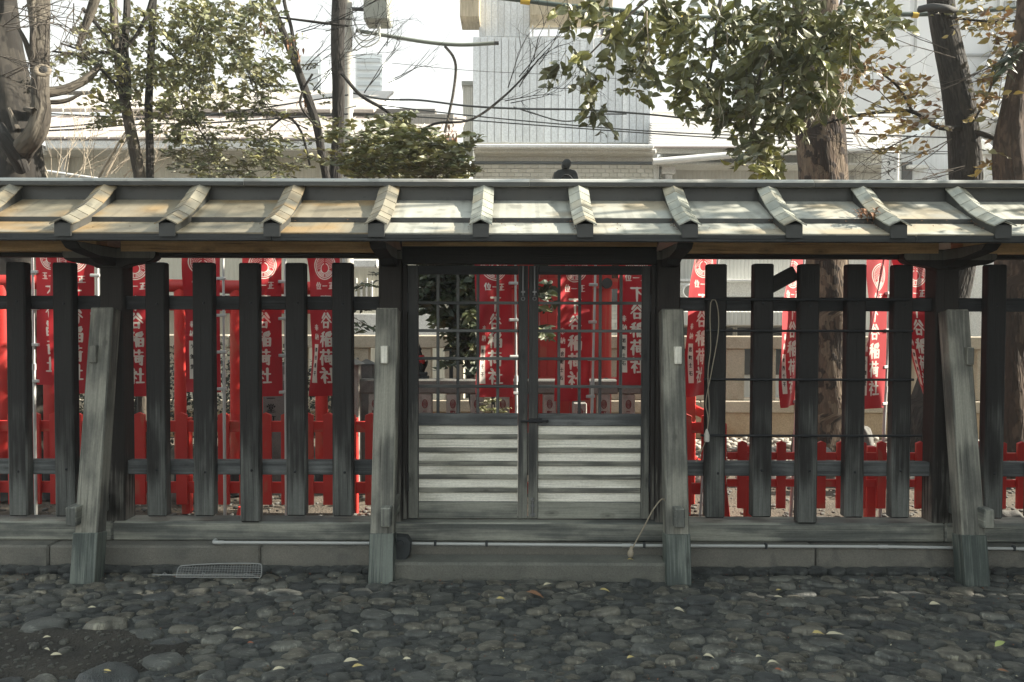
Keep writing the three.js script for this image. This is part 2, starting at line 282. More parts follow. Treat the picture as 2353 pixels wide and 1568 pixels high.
{
  const W = 260, D = 110, g = new THREE.PlaneGeometry(13, 5.5, W, D).rotateX(-Math.PI / 2).translate(0, 0, 0.16 + 2.75), p = g.attributes.position, u = g.attributes.uv;
  for (let i = 0; i < p.count; i++) { p.setY(i, bedHeight(p.getX(i), p.getZ(i)) + (soilPatch(p.getX(i), p.getZ(i))) * 0.006); u.setXY(i, p.getX(i), p.getZ(i)); }
  g.computeVertexNormals(); mesh('mortar_bed', g, M.mortar, paving);
  const s = new THREE.PlaneGeometry(1.8, 0.95, 60, 36).rotateX(-Math.PI / 2).translate(-2.3, 0, 1.6), q = s.attributes.position, w = s.attributes.uv;
  for (let i = 0; i < q.count; i++) { const x = q.getX(i), z = q.getZ(i); q.setY(i, bedHeight(x, z) + 0.030 * soilPatch(x, z) - 0.006 + 0.006 * vn(x * 30 + 90, z * 30 + 90, 900, 900, 6)); w.setXY(i, x, z); }
  s.computeVertexNormals(); mesh('soil_patch', s, M.soil, paving);
}
function cobbleTex(a, b, spot, s) {                          // river stone: dark body, worn pale scuffs and pits, glints painted as pale flecks
  return texture(512, 512, 0.35, 0.35, (u, v) => {
    const n = fbm(u, v, 4, 4, 4, s), g = vn(u * 150, v * 150, 150, 150, s + 3), st = sstep(0.5, 0.68, fbm(u, v, 3, 3, 4, s + 7)), scuff = sstep(0.60, 0.72, fbm(u, v, 14, 22, 3, s + 11)) * sstep(0.4, 0.6, fbm(u, v, 5, 5, 3, s + 13)), fleck = vn(u * 190, v * 190, 190, 190, s + 15) > 0.9 ? 1 : 0;
    let c = mix3(mix3(a, b, n), spot, st * 0.75); c = mix3(c, [b[0] * 2.1, b[1] * 2.1, b[2] * 2.0], scuff * 0.55 + fleck * 0.25); const t = 0.8 + 0.4 * g;
    return [c[0] * t, c[1] * t, c[2] * t, 0.5 + (g - 0.5) * 0.4 + (n - 0.5) * 0.5 + scuff * 0.2];
  });
}
const cobbleMats = [
  [[0.082, 0.088, 0.082], [0.161, 0.165, 0.148], [0.045, 0.049, 0.048]], [[0.107, 0.110, 0.099], [0.216, 0.215, 0.182], [0.060, 0.062, 0.059]],
  [[0.056, 0.062, 0.062], [0.113, 0.120, 0.113], [0.029, 0.034, 0.035]], [[0.134, 0.128, 0.107], [0.235, 0.223, 0.178], [0.077, 0.074, 0.063]],
].map((c, i) => { const t = cobbleTex(c[0], c[1], c[2], 600 + i * 20); M.cobbleBump ??= t.bumpMap; return mat({ map: t.map, bumpMap: M.cobbleBump }, { roughness: 0.42, bumpScale: 0.012 }); });
function rock(s, detail = 3, flatTop = 2.0) {               // one pebble of radius 1 with a worn top
  let g = new THREE.IcosahedronGeometry(1, detail); g.deleteAttribute('uv'); g.deleteAttribute('normal'); g = mergeV(g);
  const p = g.attributes.position, U = [], q = V(0, 0, 0), o = s * 7.3;
  for (let i = 0; i < p.count; i++) {
    q.fromBufferAttribute(p, i).normalize();
    const n = 0.42 * (vn(q.x * 1.3 + 20 + o, q.z * 1.3 + q.y + 20, 400, 400, s) - 0.5) + 0.2 * (vn(q.x * 2.9 + 20, q.z * 2.9 + q.y * 2 + 20 + o, 400, 400, s + 3) - 0.5);
    const r = 1 + n; p.setXYZ(i, q.x * r, Math.tanh(flatTop * q.y * r) / Math.tanh(flatTop) + 0.10 * (vn(q.x * 2.2 + 20, q.z * 2.2 + 20 + o, 400, 400, s + 6) - 0.5), q.z * r); U.push(q.x * 0.12 + s * 0.11, q.z * 0.12 + q.y * 0.05);
  }
  g.setAttribute('uv', new THREE.Float32BufferAttribute(U, 2)); g.computeVertexNormals(); return g;
}
function mergeV(g) {                                        // weld equal corners
  const p = g.attributes.position, m = new Map(), P = [], I = [];
  for (let i = 0; i < p.count; i++) { const k = [p.getX(i), p.getY(i), p.getZ(i)].map((x) => Math.round(x * 1e4)).join(); if (!m.has(k)) { m.set(k, P.length / 3); P.push(p.getX(i), p.getY(i), p.getZ(i)); } I.push(m.get(k)); }
  const o = new THREE.BufferGeometry(); o.setAttribute('position', new THREE.Float32BufferAttribute(P, 3)); o.setIndex(I); return o;
}
const rocks = [...Array(9)].map((_, i) => rock(i + 1)), rocksLow = [...Array(5)].map((_, i) => rock(i + 31, 1));
{
  const placed = [], cell = new Map(), key = (x, z) => Math.floor(x / 0.25) + ',' + Math.floor(z / 0.25);
  const angleAt = (x, z) => lerp(0.05, -0.5, sstep(0.4, 2.4, x)) + 0.25 * (vn(x * 2 + 60, z * 2 + 60, 400, 400, 9) - 0.5);
  const stepBox = (x, z) => x > -0.83 && x < 1.03 && z < 0.44, feet = [-2.614, -0.796, 1.022, 2.84];
  function tryAt(x, z, r, asp, force) {
    if (!force && (stepBox(x, z) || feet.some((f) => Math.abs(x - f) < 0.12 && z < 0.5) || soilPatch(x, z) > 0.35)) return false;
    const a = angleAt(x, z) + rr(-0.22, 0.22), ca = Math.cos(a), sa = Math.sin(a), ci = Math.floor(x / 0.25), cj = Math.floor(z / 0.25);
    for (let i = -1; i <= 1; i++) for (let j = -1; j <= 1; j++) for (const q of cell.get((ci + i) + ',' + (cj + j)) ?? []) {
      const dx = x - q.x, dz = z - q.z, u = (dx * ca - dz * sa) / asp, w = dx * sa + dz * ca;
      if (Math.hypot(u, w) < (r + q.r) * (0.88 + 0.06 * q.h)) return false;
    }
    const s = { x, z, r, asp, a, h: rnd() }; placed.push(s); const k = key(x, z); if (!cell.has(k)) cell.set(k, []); cell.get(k).push(s); return true;
  }
  // rim stones round the earth patch
  for (const [x, z, r] of [[-1.70, 1.42, 0.075], [-1.86, 1.28, 0.085], [-2.12, 1.17, 0.1], [-2.42, 1.2, 0.11], [-2.72, 1.26, 0.1], [-1.62, 1.6, 0.085], [-1.78, 1.78, 0.11]]) tryAt(x, z, r, 1.15, true);
  for (const [r0, r1, n] of [[0.044, 0.056, 1300], [0.036, 0.045, 6000], [0.029, 0.036, 14000], [0.021, 0.029, 20000], [0.014, 0.021, 16000]])
    for (let i = 0; i < n; i++) { const z = rr(0.3, 2.7); tryAt(rr(-4.6, 4.6), z, rr(r0, r1), rr(1.15, 1.9)); }
  const seen = (s) => { const v = V(s.x, 0.02, s.z).project(camera); return Math.abs(v.x) < 1.02 && v.y > -1.04; };
  placed.sort((a, b) => (seen(b) - seen(a)) || b.r / (5.5 - b.z) - a.r / (5.5 - a.z));
  const rest = [[], [], [], []], m4 = new THREE.Matrix4(), qt = new THREE.Quaternion(), up = V(0, 1, 0);
  placed.forEach((s, i) => {
    const y = bedHeight(s.x, s.z), lift = lerp(-0.006, 0.007, s.h), k = Math.floor(hash(i, 3, 8) * 4), tilt = new THREE.Quaternion().setFromEuler(new THREE.Euler(rr(-0.12, 0.12), 0, rr(-0.12, 0.12)));
    const hgt = s.r * lerp(0.52, 0.8, hash(i, 9, 2));
    qt.setFromAxisAngle(up, s.a + (hash(i, 1, 1) > 0.5 ? Math.PI : 0)).premultiply(tilt);
    m4.compose(V(s.x, y + lift - hgt * 0.36, s.z), qt, V(s.r * s.asp, hgt, s.r));
    if (i < 300) { const c = mesh('cobblestone', rocks[i % 9], cobbleMats[k], paving); m4.decompose(c.position, c.quaternion, c.scale); }
    else rest[k].push((s.z > 0.4 ? rocks[i % 9] : rocks[i % 9]).clone().applyMatrix4(m4));
  });
  rest.forEach((l, k) => stuff(mesh('small_cobblestones', merge(l), cobbleMats[k], paving)));
  const grit = []; for (let i = 0; i < 500; i++) { const x = rr(-3.1, -1.5), z = rr(1.2, 2.0); if (soilPatch(x, z) < 0.2) continue; const q = rocksLow[i % 5].clone(), k = rr(0.003, 0.013) * (rnd() < 0.06 ? 2 : 1); q.scale(k * 1.3, k * 0.7, k).rotateY(rnd() * 6).translate(x, bedHeight(x, z) + 0.03 * soilPatch(x, z) - 0.004, z); grit.push(q); }
  stuff(mesh('grit', merge(grit), cobbleMats[1], paving));
  // kerb row: upright stones set along the foot of the curb
  const row = []; let x = -4.6;
  while (x < 4.6) { const w = rr(0.045, 0.075); x += w; if (!(x > -0.83 && x < 1.03)) { const g = rocks[Math.floor(rnd() * 9)].clone(); g.scale(w * 1.05, rr(0.024, 0.036), 0.036).rotateX(0.35).translate(x, 0.008, rr(0.262, 0.278)); row.push(g); } x += w; }
  { const f = new THREE.PlaneGeometry(11.5, 0.09, 260, 6).rotateX(-Math.PI / 2).translate(0.6, 0, 0.245), p = f.attributes.position, u = f.attributes.uv; for (let i = 0; i < p.count; i++) { const X0 = p.getX(i), Z0 = p.getZ(i); p.setY(i, 0.030 - (Z0 - 0.2) * 0.45 + 0.018 * (vn(X0 * 14 + 200, Z0 * 20 + 60, 900, 900, 21) - 0.5)); u.setXY(i, X0, Z0); } f.computeVertexNormals(); mesh('rough_footing', f, M.mortar, paving); }
  stuff(mesh('edging_stones', merge(row), cobbleMats[2], paving));
}

// ---------------------------------------------------------------- fallen leaves on the paving
function leafGeo(L, W, fold = 0.25, curl = 0.2, seg = 4) {   // a pointed blade along +x, base at the origin
  const P = [], I = [], U = [];
  for (let i = 0; i <= seg; i++) {
    const t = i / seg, w = W / 2 * Math.sin(Math.PI * Math.pow(t, 0.85)) * (1 - 0.25 * t), y = curl * L * (t - t * t) * 1.6 - curl * L * t * t * 0.5;
    P.push(t * L, y + w * fold, w, t * L, y, 0, t * L, y + w * fold, -w); U.push(t, 1, t, 0.5, t, 0);
  }
  for (let i = 0; i < seg; i++) { const a = i * 3; I.push(a, a + 1, a + 3, a + 1, a + 4, a + 3, a + 1, a + 2, a + 4, a + 2, a + 5, a + 4); }
  const g = new THREE.BufferGeometry(); g.setAttribute('position', new THREE.Float32BufferAttribute(P, 3)); g.setAttribute('uv', new THREE.Float32BufferAttribute(U, 2)); g.setIndex(I); g.computeVertexNormals(); return g;
}
const dry = { pale: [0.52, 0.47, 0.33], yellow: [0.50, 0.40, 0.16], green: [0.34, 0.38, 0.14], brown: [0.25, 0.13, 0.07], rust: [0.28, 0.10, 0.05] };
for (const k in dry) dry[k] = new THREE.MeshStandardMaterial({ color: new THREE.Color().setRGB(...dry[k]), roughness: 0.8, side: THREE.DoubleSide });
for (const [px, py, len, kind, what] of [
  [210, 1400, 20, 'pale', 'pale leaf on the cobbles near the foot of the brace with the darkest tie plank'], [106, 1468, 18, 'pale', 'small pale leaf at the upper rim of the earth patch'], [110, 1493, 18, 'pale', 'pale leaf on bare earth between two others in the patch'],
  [127, 1508, 26, 'pale', 'largest pale leaf lying on the bare earth patch'], [246, 1548, 34, 'yellow', 'long yellow leaf beside the big round stones of the earth patch'], [545, 1451, 26, 'pale', 'flat pale leaf on the worn cobbles below the wire rack'],
  [575, 1480, 16, 'rust', 'small rust orange leaf on the cobbles below the wire rack'], [640, 1543, 30, 'pale', 'pale leaf at the front edge of the paving below the wire rack'], [817, 1452, 26, 'pale', 'white curled leaf at the cracked edge of the worn cobbles'],
  [806, 1524, 36, 'pale', 'broad crumpled pale leaf of a touching pair on the cobbles'], [822, 1536, 28, 'yellow', 'yellowish torn leaf of a touching pair on the cobbles'], [1259, 1348, 22, 'pale', 'pale leaf on the cobbles just below the stone step'],
  [1231, 1362, 46, 'brown', 'long reddish brown curled leaf below the stone step'], [1151, 1378, 22, 'yellow', 'crumpled tan leaf standing between cobbles below the step'], [1390, 1357, 26, 'yellow', 'yellow leaf on the cobbles below the corded end of the step'],
  [1450, 1288, 18, 'yellow', 'small yellow leaf on the stone step beside the plug'], [1561, 1401, 26, 'pale', 'pale leaf on the cobbles below the brace with the cord'], [935, 1517, 20, 'pale', 'small pinkish pale leaf alone among dark wet cobbles'],
  [1452, 1516, 24, 'yellow', 'tan leaf on a dark flat cobble in front of the gate'], [1788, 1373, 20, 'pale', 'pale leaf in the dark gap between stones, lower of two'], [1791, 1359, 16, 'yellow', 'small tan leaf in the dark gap between stones, upper of two'],
  [2148, 1391, 26, 'pale', 'pale pointed leaf on stones near the outermost brace'], [1881, 1457, 30, 'yellow', 'tan leaf lying beside a longer white leaf on the cobbles'], [1919, 1460, 44, 'pale', 'longest white leaf lying on light cobbles'],
  [1629, 1510, 28, 'pale', 'flat white leaf on grey mortar in front of the corded brace'], [1745, 1512, 18, 'pale', 'small upright pale leaf among mortar covered cobbles'], [1777, 1526, 28, 'pale', 'oval cream leaf among mortar covered cobbles'],
  [1789, 1540, 20, 'rust', 'small dark red leaf among mortar covered cobbles'], [2304, 1489, 36, 'green', 'only greenish yellow leaf lying on the cobbles'], [2304, 1542, 26, 'brown', 'brown narrow leaf at the edge of the paving'],
]) {
  const onStep = py < 1300, p = groundAt(px, py, onStep ? 0.112 : 0.04), L = len / FOCAL * (camera.position.z - p.z) * 0.98;
  const m = mesh('fallen_leaf', leafGeo(L, L * rr(0.42, 0.55), rr(0.15, 0.45), rr(0.1, 0.35)), dry[kind]);
  m.position.copy(p).add(V(-L / 2, 0.004, 0)); m.rotation.set(rr(0.05, 0.35), rr(-0.5, 0.5), rr(-0.1, 0.15));
  m.userData = { label: what, category: 'leaf', group: 'dry leaves fallen on the paving' };
}

{ // crumbs of leaf, bark and white grit caught between the cobbles and drifted against the curb
  const fl = [[], [], []];
  for (let i = 0; i < 900; i++) { const drift = rnd() < 0.45, x = rr(-3.4, 3.4), z = drift ? rr(0.27, 0.42) : rr(0.4, 2.3); if (x > -0.83 && x < 1.03 && z < 0.42) continue; const g = leafGeo(rr(0.006, 0.02), rr(0.004, 0.011), 0.5, 0.5, 2); g.rotateZ(rr(-0.4, 0.4)).rotateY(rnd() * 6.3).translate(x, bedHeight(x, z) + rr(0.004, 0.016), z); fl[i % 3].push(g); }
  [dry.brown, dry.pale, dry.rust].forEach((m, i) => { const l = stuff(mesh('leaf_crumbs', merge(fl[i]), m)); l.userData.label = ['brown crumbs of leaf caught between the cobbles', 'pale flecks of leaf and grit caught between the cobbles', 'rust coloured crumbs of leaf caught between the cobbles'][i]; l.userData.category = 'leaf litter'; });
}
// ---------------------------------------------------------------- stone curb and step
const curb = thing('stone_curb', 'long low curb of grey stone blocks under the fence sill', 'curb');
{
  const joints = [-5.0, -3.9, -2.97, -1.61, -0.84, 1.03, 1.955, 3.3, 5.2, 6.5];
  for (let i = 0; i < joints.length - 1; i++) mesh('curb_stone', bx(joints[i] + 0.003, joints[i + 1] - 0.003, -0.05, 0.152 - rnd() * 0.004, -0.15, 0.205 + rr(-0.006, 0.006), 0.012, 0), M.curb, curb);
}
{
  const st = thing('stone_step', 'broad worn granite step in front of the gate', 'step');
  mesh('step_slab', bx(-0.765, 0.962, -0.03, 0.106, 0.212, 0.402, 0.014, 0), M.step, st);
}

// ---------------------------------------------------------------- the fence under its little roof
const PITCH = 1.818, POSTS = [-4.432, -2.614, -0.796, 1.022, 2.84, 4.658, 6.40];
const fence = thing('roofed_fence', 'long weathered dark timber picket fence under a narrow metal roof with battens', 'fence');
for (const x of POSTS) {
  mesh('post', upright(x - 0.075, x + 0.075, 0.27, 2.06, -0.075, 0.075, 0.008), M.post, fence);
  // forward arm that carries the eave, cut to a curve below
  const s = new THREE.Shape(); s.moveTo(0.06, 1.955); s.bezierCurveTo(0.16, 1.955, 0.2, 1.97, 0.25, 1.995); s.bezierCurveTo(0.32, 2.0, 0.40, 2.01, 0.52, 2.032); s.lineTo(0.56, 2.062); s.lineTo(0.06, 2.062); s.closePath();
  const g = new THREE.ExtrudeGeometry(s, { depth: 0.085, bevelEnabled: true, bevelSize: 0.005, bevelThickness: 0.005, bevelSegments: 1, curveSegments: 6 }).rotateY(-Math.PI / 2).translate(x + 0.0425, 0, 0);
  mesh('bracket_arm', g, M.post, fence);
  if (x !== POSTS[2] && x !== POSTS[3]) {
    const q = new THREE.Shape(); q.moveTo(-0.30, 2.062); q.lineTo(-0.30, 2.02); q.bezierCurveTo(-0.29, 1.985, -0.24, 1.975, -0.2, 1.972); q.bezierCurveTo(-0.14, 1.965, -0.1, 1.955, -0.08, 1.94); q.lineTo(0.08, 1.94);
    q.bezierCurveTo(0.1, 1.955, 0.14, 1.965, 0.2, 1.972); q.bezierCurveTo(0.24, 1.975, 0.29, 1.985, 0.30, 2.02); q.lineTo(0.30, 2.062); q.closePath();
    mesh('boat_bracket', new THREE.ExtrudeGeometry(q, { depth: 0.09, bevelEnabled: true, bevelSize: 0.005, bevelThickness: 0.005, bevelSegments: 1, curveSegments: 6 }).translate(x, 0, 0.006), M.post, fence);
  }
}
for (let b = 0; b < POSTS.length - 1; b++) {
  const x0 = POSTS[b] + 0.075, x1 = POSTS[b + 1] - 0.075, gateBay = b === 2;
  mesh('sill', bx(POSTS[b] + (b ? 0.001 : -0.5), POSTS[b + 1] - 0.001, 0.153, 0.279, -0.092, 0.094, 0.01, 0), M.grey, fence);
  mesh('plate_beam', bx(x0 + 0.002, x1 - 0.002, gateBay ? 1.972 : 2.012, gateBay ? 2.085 : 2.04, -0.05, gateBay ? 0.055 : 0.035, 0.004, 0), M.beam, fence);
  if (gateBay) { mesh('frieze_board', bx(x0 + 0.002, x1 - 0.002, 2.0855, 2.16, -0.04, 0.07, 0.003, 0), M.soffit, fence); continue; }
  mesh('frieze_board', bx(x0 + 0.002, x1 - 0.002, 2.0405, 2.16, -0.04, 0.102, 0.003, 0), M.soffit, fence);
  mesh('upper_rail', bx(x0, x1, 1.668, 1.757, -0.03, 0.03, 0.005, 0), M.rail, fence);
  mesh('lower_rail', bx(x0, x1, 0.577, 0.672, -0.032, 0.032, 0.005, 0), M.lowrail, fence);
  for (let k = 1; k < 6; k++) {
    const x = POSTS[b] + (POSTS[b + 1] - POSTS[b]) * k / 6 + rr(-0.004, 0.004), mid = k === 3, w = 0.063 + rr(-0.002, 0.003), yb = mid ? 0.281 : 0.317 + rr(-0.006, 0.006), yt = 1.972 + rr(-0.003, 0.003);
    const g = upright(x - w, x + w, yb, yt, 0.0325, 0.112, 0.009);
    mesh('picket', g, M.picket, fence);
    for (const y of [0.62, 1.71]) { const n = new THREE.SphereGeometry(0.009, 8, 5).scale(1, 1, 0.6).translate(x + 0.005 + rr(-0.012, 0.012), y + rr(-0.012, 0.012), 0.113); mesh('nail_head', n, M.iron, fence); }
  }
}
// the roof: two laps of sheet per bay on each side, ridge box with its cap, fascia, soffit boards
const RX0 = -5.0, RX1 = 9, B0 = -0.183, BP = 0.606, battenX = [];
for (let k = -7; k <= 14; k++) battenX.push(B0 + BP * k);
for (let i = -1; i < battenX.length; i++) {
  const x0 = i < 0 ? RX0 : battenX[i] + 0.02, x1 = i === battenX.length - 1 ? RX1 : battenX[i + 1] - 0.02, m = (x0 + x1) / 2 < -0.75 ? M.roofWarm : M.roofGrey;
  if (x1 - x0 < 0.05) continue;
  for (const s of [1, -1]) {
    const lap = (z0, y0, z1, y1, t) => {
      const L = Math.hypot(z1 - z0, y1 - y0), g = cbox(x1 - x0, t, L, 0.003, 2); g.rotateX(Math.atan2(y0 - y1, z1 - z0)); g.translate((x0 + x1) / 2, (y0 + y1) / 2 - t / 2, (z0 + z1) / 2);
      if (s < 0) g.rotateY(Math.PI).translate(x0 + x1, 0, 0); return g;
    };
    mesh('roof_sheet', lap(0.10, 2.378, 0.40, 2.229, 0.02), m, fence);
    mesh('lap_shadow_edge', bx(x0, x1, 2.196, 2.226, s > 0 ? 0.4005 : -0.4065, s > 0 ? 0.4065 : -0.4005, 0.001, 0), M.roofEdge, fence);  // folded sheet edge, its shadow put into the dark colour
    mesh('roof_sheet', lap(0.30, 2.236, 0.625, 2.112, 0.02), m, fence);
  }
}
const L = RX1 - RX0, CX = (RX0 + RX1) / 2;
mesh('ridge_box', bx(RX0, RX1, 2.34, 2.468, -0.108, 0.108, 0.003, 0), M.roofEdge, fence);
{ // ridge cap in lengths that meet end to end
  const ends = [RX0, -3.55, -1.72, 0.11, 1.93, 3.75, 5.2, RX1];
  for (let i = 0; i < ends.length - 1; i++) {
    const s = new THREE.Shape(); s.moveTo(-0.15, 2.466); s.lineTo(0.15, 2.466); s.lineTo(0.15, 2.488); s.lineTo(0.146, 2.499); s.lineTo(0.136, 2.508); s.lineTo(0.0, 2.524); s.lineTo(-0.136, 2.508); s.lineTo(-0.15, 2.488); s.closePath();
    mesh('ridge_cap', new THREE.ExtrudeGeometry(s, { depth: ends[i + 1] - ends[i] - 0.004, bevelEnabled: true, bevelSize: 0.002, bevelThickness: 0.002, bevelSegments: 1 }).rotateY(-Math.PI / 2).translate(ends[i + 1] - 0.002, 0, 0), [M.ridgeTop, M.roofEdge][0], fence);
    mesh('cap_lip', bx(ends[i] + 0.002, ends[i + 1] - 0.002, 2.460, 2.487, 0.1525, 0.157, 0.001, 0), M.roofEdge, fence);
  }
}
for (const s of [1, -1]) {
  for (const [x0, x1] of [[RX0, -1.4], [-1.4, 2.35], [2.35, RX1]]) {
    mesh('fascia_board', bx(x0 + 0.001, x1 - 0.001, 2.062, 2.105, s > 0 ? 0.592 : -0.626, s > 0 ? 0.626 : -0.592, 0.004, 0), M.fascia, fence);
  }
}
// battens over the roof: a body with a run of little gabled cover plates, sweeping up towards the eave
battenX.forEach((bxx) => {
  const top = (t) => V(0, lerp(2.470, 2.170, t) - 0.034 * Math.sin(Math.PI * t) , lerp(0.125, 0.655, t));
  for (const s of [1, -1]) {
    const sh = new THREE.Shape(), n = 10; sh.moveTo(0.112, 2.36);
    for (let i = 0; i <= n; i++) { const p = top(i / n); sh.lineTo(p.z - 0.012, p.y - 0.008); }
    sh.lineTo(0.643, 2.085); sh.lineTo(0.60, 2.10); sh.closePath();
    const g = new THREE.ExtrudeGeometry(sh, { depth: 0.094, bevelEnabled: false }).rotateY(-Math.PI / 2).translate(bxx + 0.047, 0, 0);
    if (s < 0) g.rotateY(Math.PI).translate(2 * bxx, 0, 0);
    const body = mesh('roof_batten', g, M.roofEdge, fence), K = 6, pm = bxx < -0.75 ? M.plateWarm : M.plateGrey;
    for (let i = 0; i < K; i++) {
      const a = top(i / K), b = top((i + 1.06) / K), w = 0.064, rise = 0.02, th = 0.004, P = [], drop = 0.012, lift = 0.0035;
      const A = [V(bxx - w, a.y - drop, a.z), V(bxx, a.y + rise, a.z), V(bxx + w, a.y - drop, a.z)], B = [V(bxx - w - 0.002, b.y - drop + lift, b.z), V(bxx, b.y + rise + lift, b.z), V(bxx + w + 0.002, b.y - drop + lift, b.z)];
      const dn = (v) => v.clone().add(V(0, -th - 0.004, 0)), tris = [], q = (p0, p1, p2, p3) => tris.push(p0, p1, p2, p0, p2, p3);
      q(A[0], B[0], B[1], A[1]); q(A[1], B[1], B[2], A[2]); q(B[0], dn(B[0]), dn(B[1]), B[1]); q(B[1], dn(B[1]), dn(B[2]), B[2]); q(A[0], dn(A[0]), dn(B[0]), B[0]); q(B[2], dn(B[2]), dn(A[2]), A[2]);
      q(dn(A[1]), dn(B[1]), dn(B[0]), dn(A[0])); q(dn(A[2]), dn(B[2]), dn(B[1]), dn(A[1]));
      const U = []; for (const v of tris) { P.push(v.x, v.y, v.z); U.push(v.x * 1.3 + i * 0.31, v.z + bxx * 0.77); }
      const cg = new THREE.BufferGeometry(); cg.setAttribute('position', new THREE.Float32BufferAttribute(P, 3)); cg.setAttribute('uv', new THREE.Float32BufferAttribute(U, 2)); cg.computeVertexNormals();
      if (s < 0) cg.rotateY(Math.PI).translate(2 * bxx, 0, 0);
      mesh('cover_plate', cg, pm, body);
    }
  }
});
// leaning braces with metal shoes, a tie plank to the post and a small tenon block
POSTS.forEach((x, i) => {
  if (i === 0 || i >= 5) return;
  const p0 = V(x, 1.672, 0.142), p1 = V(x, -0.02, 0.412), len = p0.distanceTo(p1), ang = Math.atan2(p1.z - p0.z, p0.y - p1.y);
  const lean = (y0, y1, w, d, off, c) => { const a = p0.clone().lerp(p1, (1.672 - y1) / 1.692), b = p0.clone().lerp(p1, (1.672 - y0) / 1.692), l = a.distanceTo(b), g = cbox(w, l, d, c ?? 0.008, 1); g.rotateX(-ang).translate(x, (a.y + b.y) / 2, (a.z + b.z) / 2 + off); return g; };
  mesh('brace', lean(-0.02, 1.672, 0.143, 0.115, 0, 0.008), M.brace, fence);
  mesh('brace_shoe', lean(-0.02, 0.285, 0.151, 0.123, 0, 0.004), M.patina, fence);
  const side = i < 3 ? -1 : 1, tx = i === 1 || i === 4 ? side * 0.062 : (i === 2 ? 0.03 : 0.0);
  mesh('tie_plank', bx(x + tx - 0.032, x + tx + 0.032, 0.345, 0.462, 0.07, 0.47, 0.006, 2), M.grey, fence);
  mesh('tenon_block', bx(x + (i < 3 ? -0.03 : 0.0) * (i === 1 ? 1.5 : 1) + (i === 4 ? 0.02 : 0), x + (i < 3 ? -0.03 : 0.0) * (i === 1 ? 1.5 : 1) + 0.045 + (i === 4 ? 0.02 : 0), 1.33, 1.44, 0.2, 0.275, 0.004, 1), i === 2 || i === 3 ? M.board : M.brace, fence);
});
// thin iron rods across the pickets of one bay, with a black tilted plank behind them
for (const [py, a, b] of [[688, 1612, 2090], [760, 1622, 2098], [872, 1618, 2100], [1001, 1610, 2118]]) {
  const r = tube([at(a, py, 0.125), at((a + b) / 2, py + 1, 0.127), at(b, py + 1, 0.125)], 0.008, 12, 8); mesh('iron_rod', r, M.iron, fence);
}
{ const a = at(1768, 662, 0), b = at(1824, 632, 0), g = cbox(0.25, 0.098, 0.03, 0.008, 0); g.rotateZ(Math.atan2(b.y - a.y, b.x - a.x)).translate((a.x + b.x) / 2 - 0.02, (a.y + b.y) / 2, 0.01); mesh('tilted_plank', g, M.beam, fence); }

